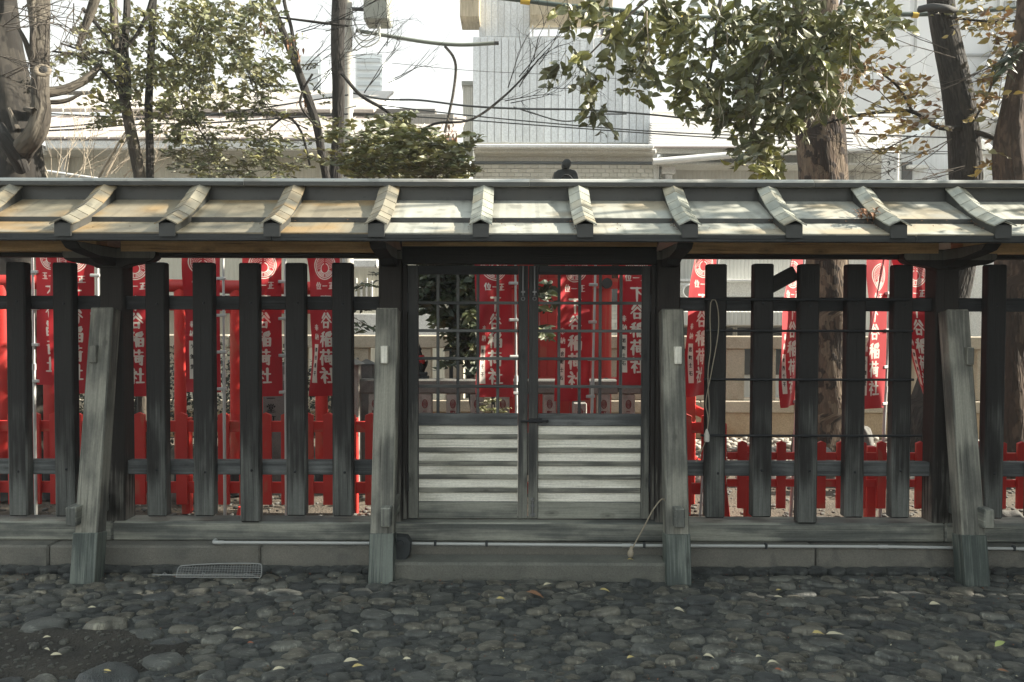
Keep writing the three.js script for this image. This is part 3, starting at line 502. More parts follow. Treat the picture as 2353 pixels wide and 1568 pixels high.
// ---------------------------------------------------------------- the double gate
const gate = thing('double_gate', 'weathered double gate with open lattice above and slatted pale boards below', 'gate');
{
  const zf = 0.0, gy0 = 0.282, gy1 = 1.968;
  for (const [a, b] of [[-0.72, -0.69], [0.916, 0.946]]) mesh('door_jamb', upright(a, b, gy0, gy1, -0.05, 0.035, 0.004), M.post, gate);
  for (const side of [0, 1]) {
    const x0 = side ? 0.110 : -0.687, x1 = side ? 0.912 : 0.106, sL = side ? 0.064 : 0.068, sR = side ? 0.054 : 0.064;
    const leaf = new THREE.Group(); leaf.name = 'gate_leaf'; gate.add(leaf);
    const o0 = x0 + sL, o1 = x1 - sR, mid0 = 0.905, mid1 = 0.985, lat1 = 1.905;
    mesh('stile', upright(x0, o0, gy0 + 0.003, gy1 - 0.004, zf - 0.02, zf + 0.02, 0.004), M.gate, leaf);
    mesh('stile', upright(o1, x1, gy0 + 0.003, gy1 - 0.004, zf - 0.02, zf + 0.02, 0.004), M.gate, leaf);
    mesh('top_rail', bx(o0 + 0.001, o1 - 0.001, lat1, gy1 - 0.005, zf - 0.019, zf + 0.018, 0.003, 0), M.rail, leaf);
    mesh('mid_rail', bx(o0 + 0.001, o1 - 0.001, mid0, mid1, zf - 0.019, zf + 0.018, 0.003, 0), M.lowrail, leaf);
    mesh('bottom_rail', bx(o0 + 0.001, o1 - 0.001, gy0 + 0.004, 0.398, zf - 0.019, zf + 0.018, 0.003, 0), M.grey, leaf);
    for (let k = 1; k < 5; k++) { const x = lerp(o0, o1, (k + (side ? 0 : -0.03)) / 5); mesh('lattice_bar', bx(x - 0.0098, x + 0.0098, mid1, lat1, zf - 0.016, zf + 0.003, 0.002, 1), M.lattice, leaf); }
    for (let k = 1; k < 5; k++) { const y = lerp(mid1, lat1, k / 5 - 0.004); mesh('lattice_bar', bx(o0, o1, y - 0.0098, y + 0.0098, zf + 0.0035, zf + 0.014, 0.002, 0), M.lattice, leaf); }
    const n = 6, h = (mid0 - 0.398) / (n - 0.32);
    for (let k = 0; k < n; k++) {
      const y1 = mid0 - k * h, g = bx(o0 + 0.001, o1 - 0.001, y1 - h * 0.80, y1 - 0.002, zf - 0.012, zf + 0.001, 0.002, 0); mesh('panel_board', g, M.board, leaf);
      if (k < n - 1) mesh('cross_batten', bx(o0 + 0.001, o1 - 0.001, y1 - h, y1 - h * 0.655 + rr(-0.001, 0.001), zf - 0.010, zf + 0.0145, 0.003, 0), M.brace, leaf);
    }
    // flush bolt on the meeting stile
    const bxm = side ? x0 + 0.038 : x1 - 0.034, z = zf + 0.0235;
    const rod = tube([V(bxm, 1.96, z), V(bxm, 1.765, z)], 0.006, 4, 8), knob = new THREE.TorusGeometry(0.011, 0.0035, 6, 12).translate(bxm, 1.745, z), plate = bx(bxm - 0.014, bxm + 0.014, 1.77, 1.955, zf + 0.0202, zf + 0.0222, 0.0005);
    mesh('bolt_plate', plate, M.rail, leaf); mesh('flush_bolt', merge([rod, knob, new THREE.BoxGeometry(0.026, 0.012, 0.012).translate(bxm, 1.79, z)]), M.steelBolt, leaf);
    const hx = side ? x1 + 0.002 : x0 - 0.002; for (const y of [0.53, 1.72]) mesh('hinge', new THREE.CylinderGeometry(0.007, 0.007, 0.12, 10).translate(hx, y, zf + 0.022), M.iron, leaf);
    if (side) {
      const px = x0 + 0.03; mesh('bottom_bolt', merge([tube([V(px, 0.30, z), V(px, 0.40, z)], 0.006, 4, 8), new THREE.BoxGeometry(0.03, 0.014, 0.014).translate(px, 0.315, z), new THREE.BoxGeometry(0.024, 0.012, 0.014).translate(px, 0.375, z), new THREE.TorusGeometry(0.009, 0.003, 6, 12).translate(px, 0.415, z)]), M.steelBolt, leaf);
      mesh('slide_latch', merge([bx(x0 + 0.005, x0 + 0.09, 0.925, 0.955, zf + 0.021, zf + 0.029, 0.002), new THREE.CylinderGeometry(0.0075, 0.0075, 0.175, 10).rotateZ(Math.PI / 2).translate(x0 + 0.035, 0.938, zf + 0.036), new THREE.SphereGeometry(0.011, 8, 6).translate(x0 + 0.123, 0.938, zf + 0.036)]), M.iron, leaf);
    }
  }
}

// ---------------------------------------------------------------- small things along the foot of the fence
{
  const pipe = thing('conduit_pipe', 'thin white plastic conduit running along under the fence sill', 'pipe'), z = 0.222;
  const P = (px, py) => at(px, py, z), pts = [P(503, 1247), P(880, 1249), P(1440, 1254), P(2030, 1257), P(2353, 1262), P(2700, 1266)];
  for (let i = 0; i < pts.length - 1; i++) mesh('pipe_length', tube([pts[i].clone().lerp(pts[i + 1], 0.002), pts[i + 1].clone().lerp(pts[i], 0.002)], 0.0098, 2, 10), M.white, pipe);
  for (const k of [0, 1, 2, 3, 4]) mesh('coupling', tube([pts[k].clone().add(V(-0.03, 0, 0)), pts[k].clone().add(V(0.03, 0, 0))], 0.0125, 2, 10), M.white, pipe);
  mesh('end_elbow', tube([pts[0].clone().add(V(-0.02, 0, 0)), pts[0].clone().add(V(-0.035, 0, -0.01)), pts[0].clone().add(V(-0.04, 0, -0.05))], 0.013, 8, 10), M.white, pipe);
  for (const px of [1000, 1118, 1480, 1560, 1760, 2256, 2330]) { const p = P(px, 1248 + (px - 880) * 0.0086); mesh('pipe_clip', bx(p.x - 0.008, p.x + 0.008, p.y - 0.016, p.y + 0.018, z - 0.016, z + 0.014, 0.003), M.rubber, pipe); }
}
{
  const b = thing('rubber_weight', 'black moulded weight block standing on the step beside the gate post', 'weight', null, [0, 0, 0]);
  const p = at(917, 1296, 0.31), s = new THREE.Shape(); s.moveTo(-0.062, 0); s.lineTo(0.038, 0); s.lineTo(0.06, 0.03); s.lineTo(0.066, 0.10); s.lineTo(0.045, 0.13); s.lineTo(-0.03, 0.135); s.lineTo(-0.062, 0.10); s.closePath();
  b.position.set(p.x, 0.107, 0.25);
  mesh('weight_body', new THREE.ExtrudeGeometry(s, { depth: 0.075, bevelEnabled: true, bevelSize: 0.008, bevelThickness: 0.008, bevelSegments: 2 }), M.rubber, b);
  mesh('lug', new THREE.CylinderGeometry(0.02, 0.024, 0.016, 12).rotateX(Math.PI / 2).translate(0.01, 0.10, 0.09), M.rubber, b);
}
{
  const c = thing('power_cord', 'cream cord with round plug trailing from the brace onto the step', 'cord'), cream = flat(0.32, 0.28, 0.21);
  const a = at(1524, 1146, 0.37), q = at(1449, 1262, 0.30); q.y = 0.15;
  mesh('cord', tube([at(1534, 1190, 0.30), a, at(1505, 1166, 0.36), at(1478, 1215, 0.33), q], 0.0045, 30, 7), cream, c);
  mesh('plug', merge([new THREE.SphereGeometry(0.024, 14, 10).scale(0.85, 1.15, 0.85).translate(q.x, 0.138, q.z), new THREE.CylinderGeometry(0.006, 0.014, 0.03, 10).translate(q.x + 0.004, 0.172, q.z)]), cream, c);
  const d = thing('hanging_cord', 'thin cream cord looped over the rod with a socket hanging at its end', 'cord');
  mesh('cord', tube([at(1600, 1062, 0.14), at(1622, 1010, 0.15), at(1627, 960, 0.15), at(1622, 930, 0.15), at(1636, 850, 0.145), at(1651, 760, 0.14), at(1650, 712, 0.142), at(1643, 689, 0.14), at(1636, 690, 0.142), at(1632, 720, 0.142), at(1633, 800, 0.142), at(1627, 860, 0.145), at(1630, 950, 0.14), at(1626, 985, 0.14)], 0.0035, 90, 6), cream, d);
  const s = at(1624, 1000, 0.15); mesh('socket', merge([bx(s.x - 0.016, s.x + 0.016, s.y - 0.045, s.y + 0.01, 0.138, 0.166, 0.006), new THREE.CylinderGeometry(0.005, 0.015, 0.03, 10).translate(s.x, s.y + 0.024, 0.152)]), flat(0.6, 0.58, 0.52), d);
}
{
  const r = thing('wire_rack', 'wire mesh rack leaning on the curb behind the cobbles', 'rack'), wire = flat(0.34, 0.35, 0.34, { metalness: 0.3, roughness: 0.45 });
  const z0 = 0.45, z1 = 0.36, A = at(404, 1330, z0), B = at(598, 1333, z0), C = at(601, 1297, z1), D = at(411, 1302, z1);
  A.y = B.y = 0.03;
  mesh('rim', tube([A, D.clone().lerp(A, 0.1), D.clone().lerp(C, 0.015), C.clone().lerp(D, 0.015), C.clone().lerp(B, 0.1), B, B.clone().lerp(A, 0.02), A.clone().lerp(B, 0.02), A], 0.0035, 120, 6), wire, r);
  const w = []; for (let k = 1; k < 30; k++) w.push(tube([A.clone().lerp(B, k / 30), D.clone().lerp(C, k / 30)], 0.0013, 1, 4)); for (let k = 1; k < 7; k++) w.push(tube([A.clone().lerp(D, k / 7), B.clone().lerp(C, k / 7)], 0.0013, 1, 4));
  stuff(mesh('wire_mesh', merge(w), wire, r));
  const f = at(350, 1326, 0.47), e = at(584, 1328, 0.47); f.y = e.y = 0.05; mesh('support_bar', tube([f, e], 0.0032, 4, 6), wire, r);
  for (const t of [0.12, 0.5, 0.92]) { const p = f.clone().lerp(e, t); mesh('foot_loop', new THREE.TorusGeometry(0.012, 0.002, 5, 12, Math.PI).translate(p.x, p.y, p.z), wire, r); }
}
{
  const h = thing('leaf_litter', 'clump of dry brown leaves caught on the roof beside a batten', 'leaf litter'); h.userData.kind = 'stuff';
  const c = at(1995, 512, 0.45), l = []; for (let i = 0; i < 46; i++) { const g = leafGeo(rr(0.025, 0.05), rr(0.014, 0.024), 0.4, 0.4); g.rotateZ(rr(-0.6, 0.9)).rotateY(rr(0, 6.3)).translate(c.x + rr(-0.055, 0.045), 2.225 + rr(0, 0.045), 0.44 + rr(-0.06, 0.05)); l.push(g); }
  mesh('dry_leaves', merge(l), dry.brown, h);
  const k = thing('leaf_litter', 'thin line of brown leaf crumbs along the roof laps and battens', 'leaf litter'); k.userData.kind = 'stuff';
  const q = []; for (const b of battenX) for (let i = 0; i < (b > -0.3 ? 26 : 5); i++) { const z = rr(0.41, 0.6), g = leafGeo(rr(0.008, 0.024), rr(0.006, 0.012), 0.4, 0.3, 2); g.rotateY(rr(0, 6.3)).translate(b + (rnd() < 0.6 ? -0.055 - Math.abs(rr(0, 0.03)) : rr(-0.3, 0.3)), 2.118 + (0.625 - z) * 0.45 + 0.004, z); q.push(g); }
  mesh('leaf_crumbs', merge(q), dry.brown, k);
}

// ---------------------------------------------------------------- red banners on white poles
function bannerTexture(names, seedN) {
  return canvasTex(256, 1040, (g, w, h) => {
    g.fillStyle = '#b81a27'; g.fillRect(0, 0, w, h);
    const white = '#e9e4da'; g.strokeStyle = white; g.fillStyle = white;
    const cx = 130, cy = 160, R = 88; g.lineCap = 'butt';
    const gap = 0.09; for (const [r, lw] of [[R, 7], [R - 12, 5]]) { g.lineWidth = lw; g.beginPath(); g.arc(cx, cy, r, -Math.PI / 2 + gap, Math.PI * 1.5 - gap); g.stroke(); }
    g.lineWidth = 6; g.beginPath(); g.arc(cx, cy + 14, 33, -Math.PI / 2 + 0.25, Math.PI * 1.5 - 0.25); g.stroke();
    for (let r = 42; r <= 68; r += 8.5) for (const s of [-1, 1]) for (let a = 0.25; a < 1.9; a += 11 / r) { g.lineWidth = 4.5; g.beginPath(); g.arc(cx, cy + (70 - r) * 0.25, r, -Math.PI / 2 + s * a - 3.2 / r, -Math.PI / 2 + s * a + 3.2 / r); g.stroke(); }
    for (let r = 44; r <= 72; r += 9) for (const s of [-1, 1]) { g.lineWidth = 5.5; g.beginPath(); if (s > 0) g.arc(cx, cy + 4, r, 0.5, Math.PI / 2 - 0.07); else g.arc(cx, cy + 4, r, Math.PI / 2 + 0.07, Math.PI - 0.5); g.stroke(); }
    for (const [ch, x] of [['位', 52], ['一', 106], ['正', 160]]) glyph(g, ch, x, 268, 46, 50, 7.5);
    [...'下谷稲荷社'].forEach((ch, i) => glyph(g, ch, 88, 350 + i * 124, 96, 108, 15.5));
    glyph(g, '奉', 30, 556, 36, 44, 5.5); glyph(g, '納', 30, 618, 36, 44, 5.5);
    g.fillRect(28, 690, 40, 260); g.strokeStyle = '#1d1b1a'; const n = names.length;
    names.forEach((ch, i) => glyph(g, ch, 35, 712 + i * (210 / n), 26, 32, 4));
  });
}
const bannerMats = [['う', '鎌', '堂'], ['原', '田', '勇', '子'], ['岩', '町', '士', '石'], ['町', '西', '千', '子']].map((n, i) => new THREE.MeshPhysicalMaterial({ map: bannerTexture(n, i), roughness: 0.75, side: THREE.DoubleSide, transmission: 0.28, thickness: 0 }));
const poleMat = flat(0.56, 0.57, 0.56, { roughness: 0.35 }), steel = flat(0.42, 0.42, 0.41, { metalness: 0.5, roughness: 0.4 });
// o: pole position in the picture, depth plane, yaw of the cloth about the pole, lower edge, lean
function banner(label, o) {
  const { pole, z, yaw, bottom, w = 0.30, h = 1.24, m = 0, lean = 0, wave = 0.02, curl = 0, footY = 0 } = o;
  const p = at(pole, 800, z), yb = Y(bottom, z), t = thing('shrine_banner', label, 'banner', 'red shrine banners on white poles', [p.x, 0, p.z]);
  const up = (y) => V(lean * (y - 0.9), y, 0), yt = yb + h;
  mesh('pole', tube([up(footY), up(yb + 0.15)], 0.0125, 4, 10), poleMat, t); mesh('pole', tube([up(yb + 0.15), up(yt + 0.08)], 0.0095, 4, 10), poleMat, t);
  mesh('collar', tube([up(yb + 0.12), up(yb + 0.17)], 0.016, 2, 10), poleMat, t);
  const dx = -Math.cos(yaw), dz = Math.sin(yaw), g = new THREE.PlaneGeometry(1, 1, 10, 36), q = g.attributes.position, u = g.attributes.uv, sd = rnd() * 6;
  for (let i = 0; i < q.count; i++) {
    const a = 1 - u.getX(i), b = u.getY(i), s = 0.028 + a * w, y = yb + b * h, free = (1 - b) * a, c = curl * Math.pow(1 - b, 1.3);
    const off = 1.25 * wave * (Math.sin(a * 4.5 + b * 5 + sd) * (0.3 + 0.7 * a) + 0.5 * Math.sin(b * 11 + a * 7 + sd * 2) * a) + c * 0.22 * Math.sin(a * 2.6);
    const sx = s * (1 - 0.75 * c * a);
    q.setXYZ(i, up(y).x + dx * sx + dz * off, y - 0.012 * Math.sin(a * 3.1) * b + free * c * 0.12, dz * sx - dx * off);
  }
  g.computeVertexNormals(); mesh('cloth', g, bannerMats[m], t);
  for (let k = 0; k < 5; k++) { const y = yb + 0.03 + k * (h - 0.06) / 4, c = up(y), e = 0.034; const b = cbox(0.075, 0.024, 0.028, 0.004); b.rotateY(yaw).translate(c.x + dx * e * 0.55, y, dz * e * 0.55); mesh('tie_tab', b, poleMat, t); }
  mesh('cross_arm', tube([up(yt + 0.02), V(up(yt).x + dx * (w + 0.05), yt + 0.02, dz * (w + 0.05))], 0.006, 2, 8), poleMat, t);
  return t;
}
const BZ = -1.12;
banner('red banner seen from behind so its white writing shows mirrored', { pole: 77, z: -1.2, yaw: Math.PI - 0.2, bottom: 887, m: 3, wave: 0.015 });
banner('red banner half covering the one with mirrored writing', { pole: 226, z: -1.0, yaw: 0.12, bottom: 907, m: 0, w: 0.325, h: 1.26 });
banner('red banner close beside the braced post, on the far side from the mirrored banner', { pole: 364, z: BZ, yaw: 0.15, bottom: 913, m: 1, wave: 0.01 });
banner('red banner whose white name strip carries three characters starting with a kana', { pole: 514, z: BZ, yaw: -0.08, bottom: 904, m: 0 });
banner('red banner hanging just above the dark stone post with black writing', { pole: 656, z: BZ, yaw: 0.5, bottom: 911, m: 3, wave: 0.028 });
banner('red banner with a slanting name strip of four characters beside the gate post', { pole: 800, z: -1.05, yaw: -0.3, bottom: 913, m: 1, lean: -0.03, wave: 0.03 });
banner('red banner with a curled sunlit edge seen through the gate lattice beside the evergreen bush', { pole: 1187, z: -1.15, yaw: 0.25, bottom: 912, m: 3, wave: 0.045, lean: -0.01 });
banner('red banner before the vermilion shrine seen through the gate lattice', { pole: 1361, z: -1.05, yaw: 0.42, bottom: 919, m: 2, lean: 0.02 });
banner('red banner hung higher than the rest behind the hinge stile of the gate', { pole: 1512, z: -1.05, yaw: 0.1, bottom: 885, m: 2, h: 1.2 });
banner('narrow red banner behind the first picket after the gate, sunlit at its top', { pole: 1628, z: BZ, yaw: 0.72, bottom: 906, m: 2, lean: 0.06 });
banner('red banner turned nearly edge on beneath the black tilted plank', { pole: 1832, z: BZ, yaw: 0.85, bottom: 929, m: 3, wave: 0.02, lean: 0.04 });
banner('red banner with a bright streak across its crest beside the mottled trunk', { pole: 2036, z: BZ, yaw: 0.6, bottom: 934, m: 0, lean: 0.03 });
banner('red banner twisted and curled up towards its lower end', { pole: 2152, z: -1.0, yaw: -0.1, bottom: 930, m: 1, curl: 0.85, wave: 0.03, w: 0.32 });

// ---------------------------------------------------------------- low red picket fences
function redFence(label, z, list, yTop, yBot, w, rails, posts, xa, xb) {
  const t = thing('red_picket_fence', label, 'fence'), h1 = Y(yTop, z), h0 = Y(yBot, z);
  for (const px of list) {
    const x = X(px, z), s = new THREE.Shape(); s.moveTo(x - w / 2, h0); s.lineTo(x + w / 2, h0); s.lineTo(x + w / 2, h1 - w * 0.22); s.lineTo(x, h1); s.lineTo(x - w / 2, h1 - w * 0.22); s.closePath();
    mesh('picket', new THREE.ExtrudeGeometry(s, { depth: 0.022, bevelEnabled: true, bevelSize: 0.002, bevelThickness: 0.002, bevelSegments: 1 }).translate(0, 0, z), M.red, t);
  }
  for (const [a, b] of rails) mesh('rail', bx(X(xa, z), X(xb, z), Y(b, z), Y(a, z), z - 0.032, z - 0.0045, 0.003, 0), M.red, t);
  for (const px of posts) { const x = X(px, z); mesh('post', bx(x - 0.035, x + 0.035, -0.02, h1 - 0.05, z - 0.105, z - 0.034, 0.005, 1), M.red, t); }
  return t;
}
const redLeft = []; for (let k = 0; k < 37; k++) redLeft.push(1625 - 48.4 * k + 1.5);
redFence('tall red picket fence standing along the rear of the gate and the torii', -1.28, redLeft, 950, 1160, 0.088, [[970, 995], [1110, 1136]], [30, 419, 808, 1195, 1584, 1660], -180, 1664);
redFence('shorter red picket fence in front of the mottled tree trunk', -0.92, [1708, 1754, 1798, 1844, 1890, 1936, 1983, 2029, 2076, 2118, 2162, 2208, 2254, 2306, 2352, 2400, 2446], 1012, 1165, 0.065, [[1039, 1056], [1101, 1118]], [1732, 2014, 2230], 1676, 2480);
{ // the taller fence turns back at its end
  const t = thing('red_fence_return', 'short red fence end with a stepped post and a leaning brace board', 'fence end'), z = -1.3;
  for (const [px, w, yt, yb, zz] of [[1588, 0.085, 894, 1100, -1.75], [1660, 0.075, 1060, 1150, -0.96]]) { const x = X(px, zz), a = Y(yt, zz); mesh('post', bx(x - w / 2, x + w / 2, -0.02, Math.max(a, 0.8), zz - 0.04, zz + 0.03, 0.005, 1), M.red, t); }
  for (const y of [0.30, 0.76]) mesh('rail', bx(X(1655, -1.0), X(1655, -1.0) + 0.03, y, y + 0.08, -2.6, -1.01, 0.003, 2), M.red, t);
  const b = cbox(0.10, 0.36, 0.03, 0.004, 1); b.rotateZ(0.12).translate(X(1664, -0.8), 0.17, -0.8); mesh('brace_board', b, M.redDark, t);
  mesh('foot_board', bx(X(1590, -0.8), X(1690, -0.8), -0.01, 0.03, -0.88, -0.72, 0.004, 0), M.redDark, t);
}
{
  const c = thing('traffic_cone', 'small red plastic cone base on the ground behind the middle strut', 'cone', null, [X(552, -0.75), 0, -0.75]);
  mesh('cone_body', new THREE.CylinderGeometry(0.025, 0.06, 0.17, 20).translate(0, 0.095, 0), M.red, c); mesh('cone_base', bx(-0.075, 0.075, 0, 0.018, -0.075, 0.075, 0.006), M.red, c);
}

// ---------------------------------------------------------------- torii
function torii(label, z, xl, xr, yTop, r, turn, paint = M.red) {
  const a = at(xl, yTop, z), b = at(xr, yTop, z), span = (b.x - a.x) / Math.cos(turn), t = thing('torii', label, 'torii', null, [a.x, 0, z]); t.rotation.y = turn;
  for (const x of [0, span]) { const p = mesh('pillar', limb([V(x, 0, 0), V(x, a.y * 0.5, 0), V(x, a.y - 0.03, 0)], [r * 1.08, r, r * 0.95], 12, 18, 0), paint, t); mesh('black_foot', new THREE.CylinderGeometry(r * 1.12, r * 1.18, 0.24, 20).translate(0, 0.12, 0).translate(x, 0, 0), M.rubber, p); }
  const end = 0.11; mesh('top_log', new THREE.CylinderGeometry(0.062, 0.062, span + end * 2, 20).rotateZ(Math.PI / 2).translate(span / 2, a.y, 0), M.redDark, t);
  for (const s of [-1, 1]) mesh('log_end', new THREE.CylinderGeometry(0.056, 0.06, 0.012, 20).rotateZ(Math.PI / 2).translate(s < 0 ? -end - 0.0065 : span + end + 0.0065, a.y, 0), M.red, t);
  mesh('tie_beam', bx(-0.09, span + 0.09, a.y - 0.24, a.y - 0.16, -0.024, 0.024, 0.004, 0), M.redDark, t);
  return t;
}
torii('red torii with round log top whose pillar stands behind the strutted pickets', -2.0, 542, 722, 660, 0.058, 0.35);
torii('red torii one step deeper, its round log end peeping out beside a picket', -2.45, 412, 586, 657, 0.055, 0.35);
torii('large sun flecked red torii at the outer end of the row', -1.75, 2, 104, 648, 0.07, 0.2, M.redDark);

// ---------------------------------------------------------------- vermilion shrine with its ridge ornament
{
  const z = -3.3, s = thing('vermilion_shrine', 'small vermilion wooden shrine behind the gate with a dark round ridge ornament', 'shrine'), x0 = X(1178, z), x1 = X(1392, z), xm = X(1300, z);
  const pl = new THREE.Group(); mesh('podium', bx(x0 - 0.25, x1 + 0.25, -0.01, 0.42, z - 1.6, z + 0.25, 0.012, 0), M.darkStone, s);
  const w0 = 0.42, w1 = Y(560, z), cols = [x0, x0 + (x1 - x0) * 0.33, x0 + (x1 - x0) * 0.66, x1];
  for (let k = 0; k < 3; k++) mesh('wall_panel', bx(cols[k] + 0.04, cols[k + 1] - 0.04, w0, w1, z - 0.05, z - 0.02, 0.003, 1), M.red, s);
  for (const x of [x0, x1]) mesh('column', new THREE.CylinderGeometry(0.062, 0.064, w1 - w0, 22).translate(x, (w0 + w1) / 2, z), M.red, s);
  for (const x of [cols[1], cols[2]]) mesh('stud', bx(x - 0.038, x + 0.038, w0 + 0.1, w1, z - 0.05, z + 0.01, 0.004, 1), M.red, s);
  for (const y of [878, 652]) { const yy = Y(y, z); mesh('tie_beam', bx(x0 - 0.13, x1 + 0.13, yy - 0.055, yy + 0.055, z + 0.012, z + 0.09, 0.006, 0), M.red, s); const c = mesh('beam_cap', new THREE.CylinderGeometry(0.055, 0.055, 0.10, 20).rotateX(Math.PI / 2).translate(x1 - 0.005, yy, z + 0.115), M.rubber, s); c.name = 'beam_cap'; }
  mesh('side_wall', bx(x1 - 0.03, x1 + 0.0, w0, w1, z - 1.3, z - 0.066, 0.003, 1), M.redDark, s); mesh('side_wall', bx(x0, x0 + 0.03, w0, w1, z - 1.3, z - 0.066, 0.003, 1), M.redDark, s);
  const eave = Y(628, z) + 0.02, ridge = Y(425, z), hw = (x1 - x0) / 2 + 0.30;
  for (const d of [-1, 1]) { const Lr = Math.hypot(hw, ridge - eave), g = cbox(Lr, 0.06, 2.1, 0.008, 0); g.rotateZ(-d * Math.atan2(ridge - eave, hw)).translate((x0 + x1) / 2 + d * hw / 2, (ridge + eave) / 2, z - 0.55); mesh('roof_slope', g, M.barkBrown, s); }
  mesh('ridge_beam', bx((x0 + x1) / 2 - 0.09, (x0 + x1) / 2 + 0.09, ridge - 0.02, ridge + 0.05, z - 1.6, z + 0.5, 0.01, 2), M.roofEdge, s);
  const zz = z + 0.5, ox = X(1299, zz), ob = Y(432, zz), os = Y(397, zz), oc = Y(381, zz), k = 1 / FOCAL * (5.27 - zz), q = new THREE.Shape();
  q.moveTo(ox - 27 * k, ob); q.lineTo(ox + 27 * k, ob); q.bezierCurveTo(ox + 27 * k, os + 6 * k, ox + 22 * k, os + 1 * k, ox + 9 * k, os + 5 * k); q.lineTo(ox - 9 * k, os + 5 * k); q.bezierCurveTo(ox - 22 * k, os + 1 * k, ox - 27 * k, os + 6 * k, ox - 27 * k, ob); q.closePath();
  const orn = mesh('ridge_ornament', new THREE.ExtrudeGeometry(q, { depth: 0.06, bevelEnabled: true, bevelSize: 0.006, bevelThickness: 0.012, bevelSegments: 2 }).translate(0, 0, zz), M.rubber, s);
  mesh('round_tile', merge([new THREE.CylinderGeometry(10 * k, 10 * k, 0.16, 24).rotateX(Math.PI / 2).translate(ox, oc, zz + 0.05), new THREE.SphereGeometry(9.4 * k, 20, 12).scale(1, 1, 0.4).translate(ox, oc, zz + 0.13)]), M.rubber, orn);
  mesh('scroll', new THREE.TorusGeometry(13 * k, 1.6 * k, 6, 20, Math.PI).translate(ox, Y(412, zz) - 6 * k, zz + 0.075), M.rubber, orn);
}
// ---------------------------------------------------------------- dark stone railing with red writing, fox, lantern
{
  const z = -2.15, t = thing('stone_railing', 'dark mossy stone railing with red lettered posts behind the gate lattice', 'railing'), yt = Y(872, z), yl = Y(904, z);
  const marks = ['納', '三', '谷', '稲', '社'], inkMats = [], xs = [864, 978, 1042, 1097, 1156, 1263, 1331, 1387, 1443, 1520];
  const inkMat = (i) => new THREE.MeshStandardMaterial({ alphaTest: 0.4, roughness: 0.9, map: canvasTex(96, 512, (g) => {
    g.strokeStyle = '#6d1a1f'; g.lineWidth = 5; g.beginPath(); g.ellipse(48, 62, 20, 32, 0, 0, 7); g.stroke(); for (let r = 6; r < 28; r += 7) { g.lineWidth = 2.5; g.beginPath(); g.ellipse(48, 66, r * 0.6, r, 0, 0, 7); g.stroke(); }
    glyph(g, ['町', '二'][i % 2], 26, 112, 42, 26, 5); g.strokeStyle = '#7a1119'; glyph(g, marks[i % 5], 14, 156, 68, 66, 11); glyph(g, ['社', '町', '荷', '千'][i % 4], 14, 240, 68, 74, 11); glyph(g, '奉', 14, 330, 68, 74, 10); }) });
  for (const [a, b] of [[818, 880], [930, 1125], [1128, 1305], [1308, 1420], [1423, 1600]]) mesh('cap_rail', bx(X(a, z) + 0.003, X(b, z) - 0.003, yl, yt, z - 0.1, z + 0.08, 0.012, 0), M.darkStone, t);
  xs.forEach((px, i) => {
    const x = X(px, z), p = mesh('post', bx(x - 0.062, x + 0.062, 0, i === 6 ? yl - 0.075 : yl - 0.002, z - 0.055, z + 0.07 + (i === 6 ? 0.08 : 0), 0.008, 1), M.postStone ??= mat(stone([0.26, 0.25, 0.225], [0.40, 0.385, 0.35], [0.15, 0.145, 0.13], 701, 0.5), { roughness: 0.9 }), t);
    const im = (inkMats[i % 5] ??= inkMat(i));
    const q = new THREE.PlaneGeometry(0.115, 0.61).translate(x, (i === 6 ? yl - 0.09 : yl - 0.02) - 0.305, z + 0.0725 + (i === 6 ? 0.08 : 0)); mesh('inscription', q, im, p);
  });
}
{
  const z = -2.45, x = X(967, z), t = thing('fox_statue', 'dark bronze guardian fox with red bib sitting on a stone pedestal', 'statue', null, [x, 0, z]), k = (5.27 - z) / FOCAL, br = flat(0.025, 0.03, 0.03, { metalness: 0.4, roughness: 0.5 });
  const b0 = Y(856, z), E = (rx, ry, rz, px, py, pz, rot = 0) => new THREE.SphereGeometry(1, 18, 14).scale(rx * k, ry * k, rz * k).rotateZ(rot).translate(px * k, b0 + py * k, pz * k);
  mesh('pedestal', bx(-0.09, 0.09, 0, Y(872, z), -0.09, 0.09, 0.008), M.darkStone, t); mesh('plinth', merge([bx(-0.075, 0.075, Y(872, z) + 0.001, Y(865, z), -0.07, 0.07, 0.006), bx(-0.055, 0.06, Y(865, z) + 0.001, b0, -0.055, 0.055, 0.006)]), M.rubber, t);
  mesh('body', merge([E(9, 17, 11, 2, 15, -3, 0.08), E(6.5, 14, 6, -1, 30, 1, 0.12), E(5, 10, 5, -2, 42, 3, 0.2), E(6.2, 5, 5.5, -4, 53, 4), E(4.6, 2.6, 3, -10, 50.5, 5, 0.25), E(2.5, 15, 2.8, -4, 14, 6), E(2.5, 15, 2.8, 2, 14, 7), E(4, 2, 4, -6, 1.6, 8), E(4, 2, 4, 1, 1.6, 8), E(4, 12, 4, 10, 16, -7, -0.35), new THREE.ConeGeometry(2.4 * k, 11 * k, 10).rotateZ(-0.08).translate(-2.5 * k, b0 + 61 * k, 2 * k), new THREE.ConeGeometry(2.4 * k, 11 * k, 10).rotateZ(0.1).translate(-5.5 * k, b0 + 60 * k, 5 * k)]), br, t);
  const bib = new THREE.SphereGeometry(1, 16, 10, 0, 6.3, 0.9, 1.5).scale(8 * k, 15 * k, 8.5 * k).rotateZ(0.15).translate(2 * k, b0 + 30 * k, 2 * k); mesh('bib', bib, new THREE.MeshStandardMaterial({ color: new THREE.Color().setRGB(0.4, 0.03, 0.03), side: THREE.DoubleSide, roughness: 0.9 }), t);
}
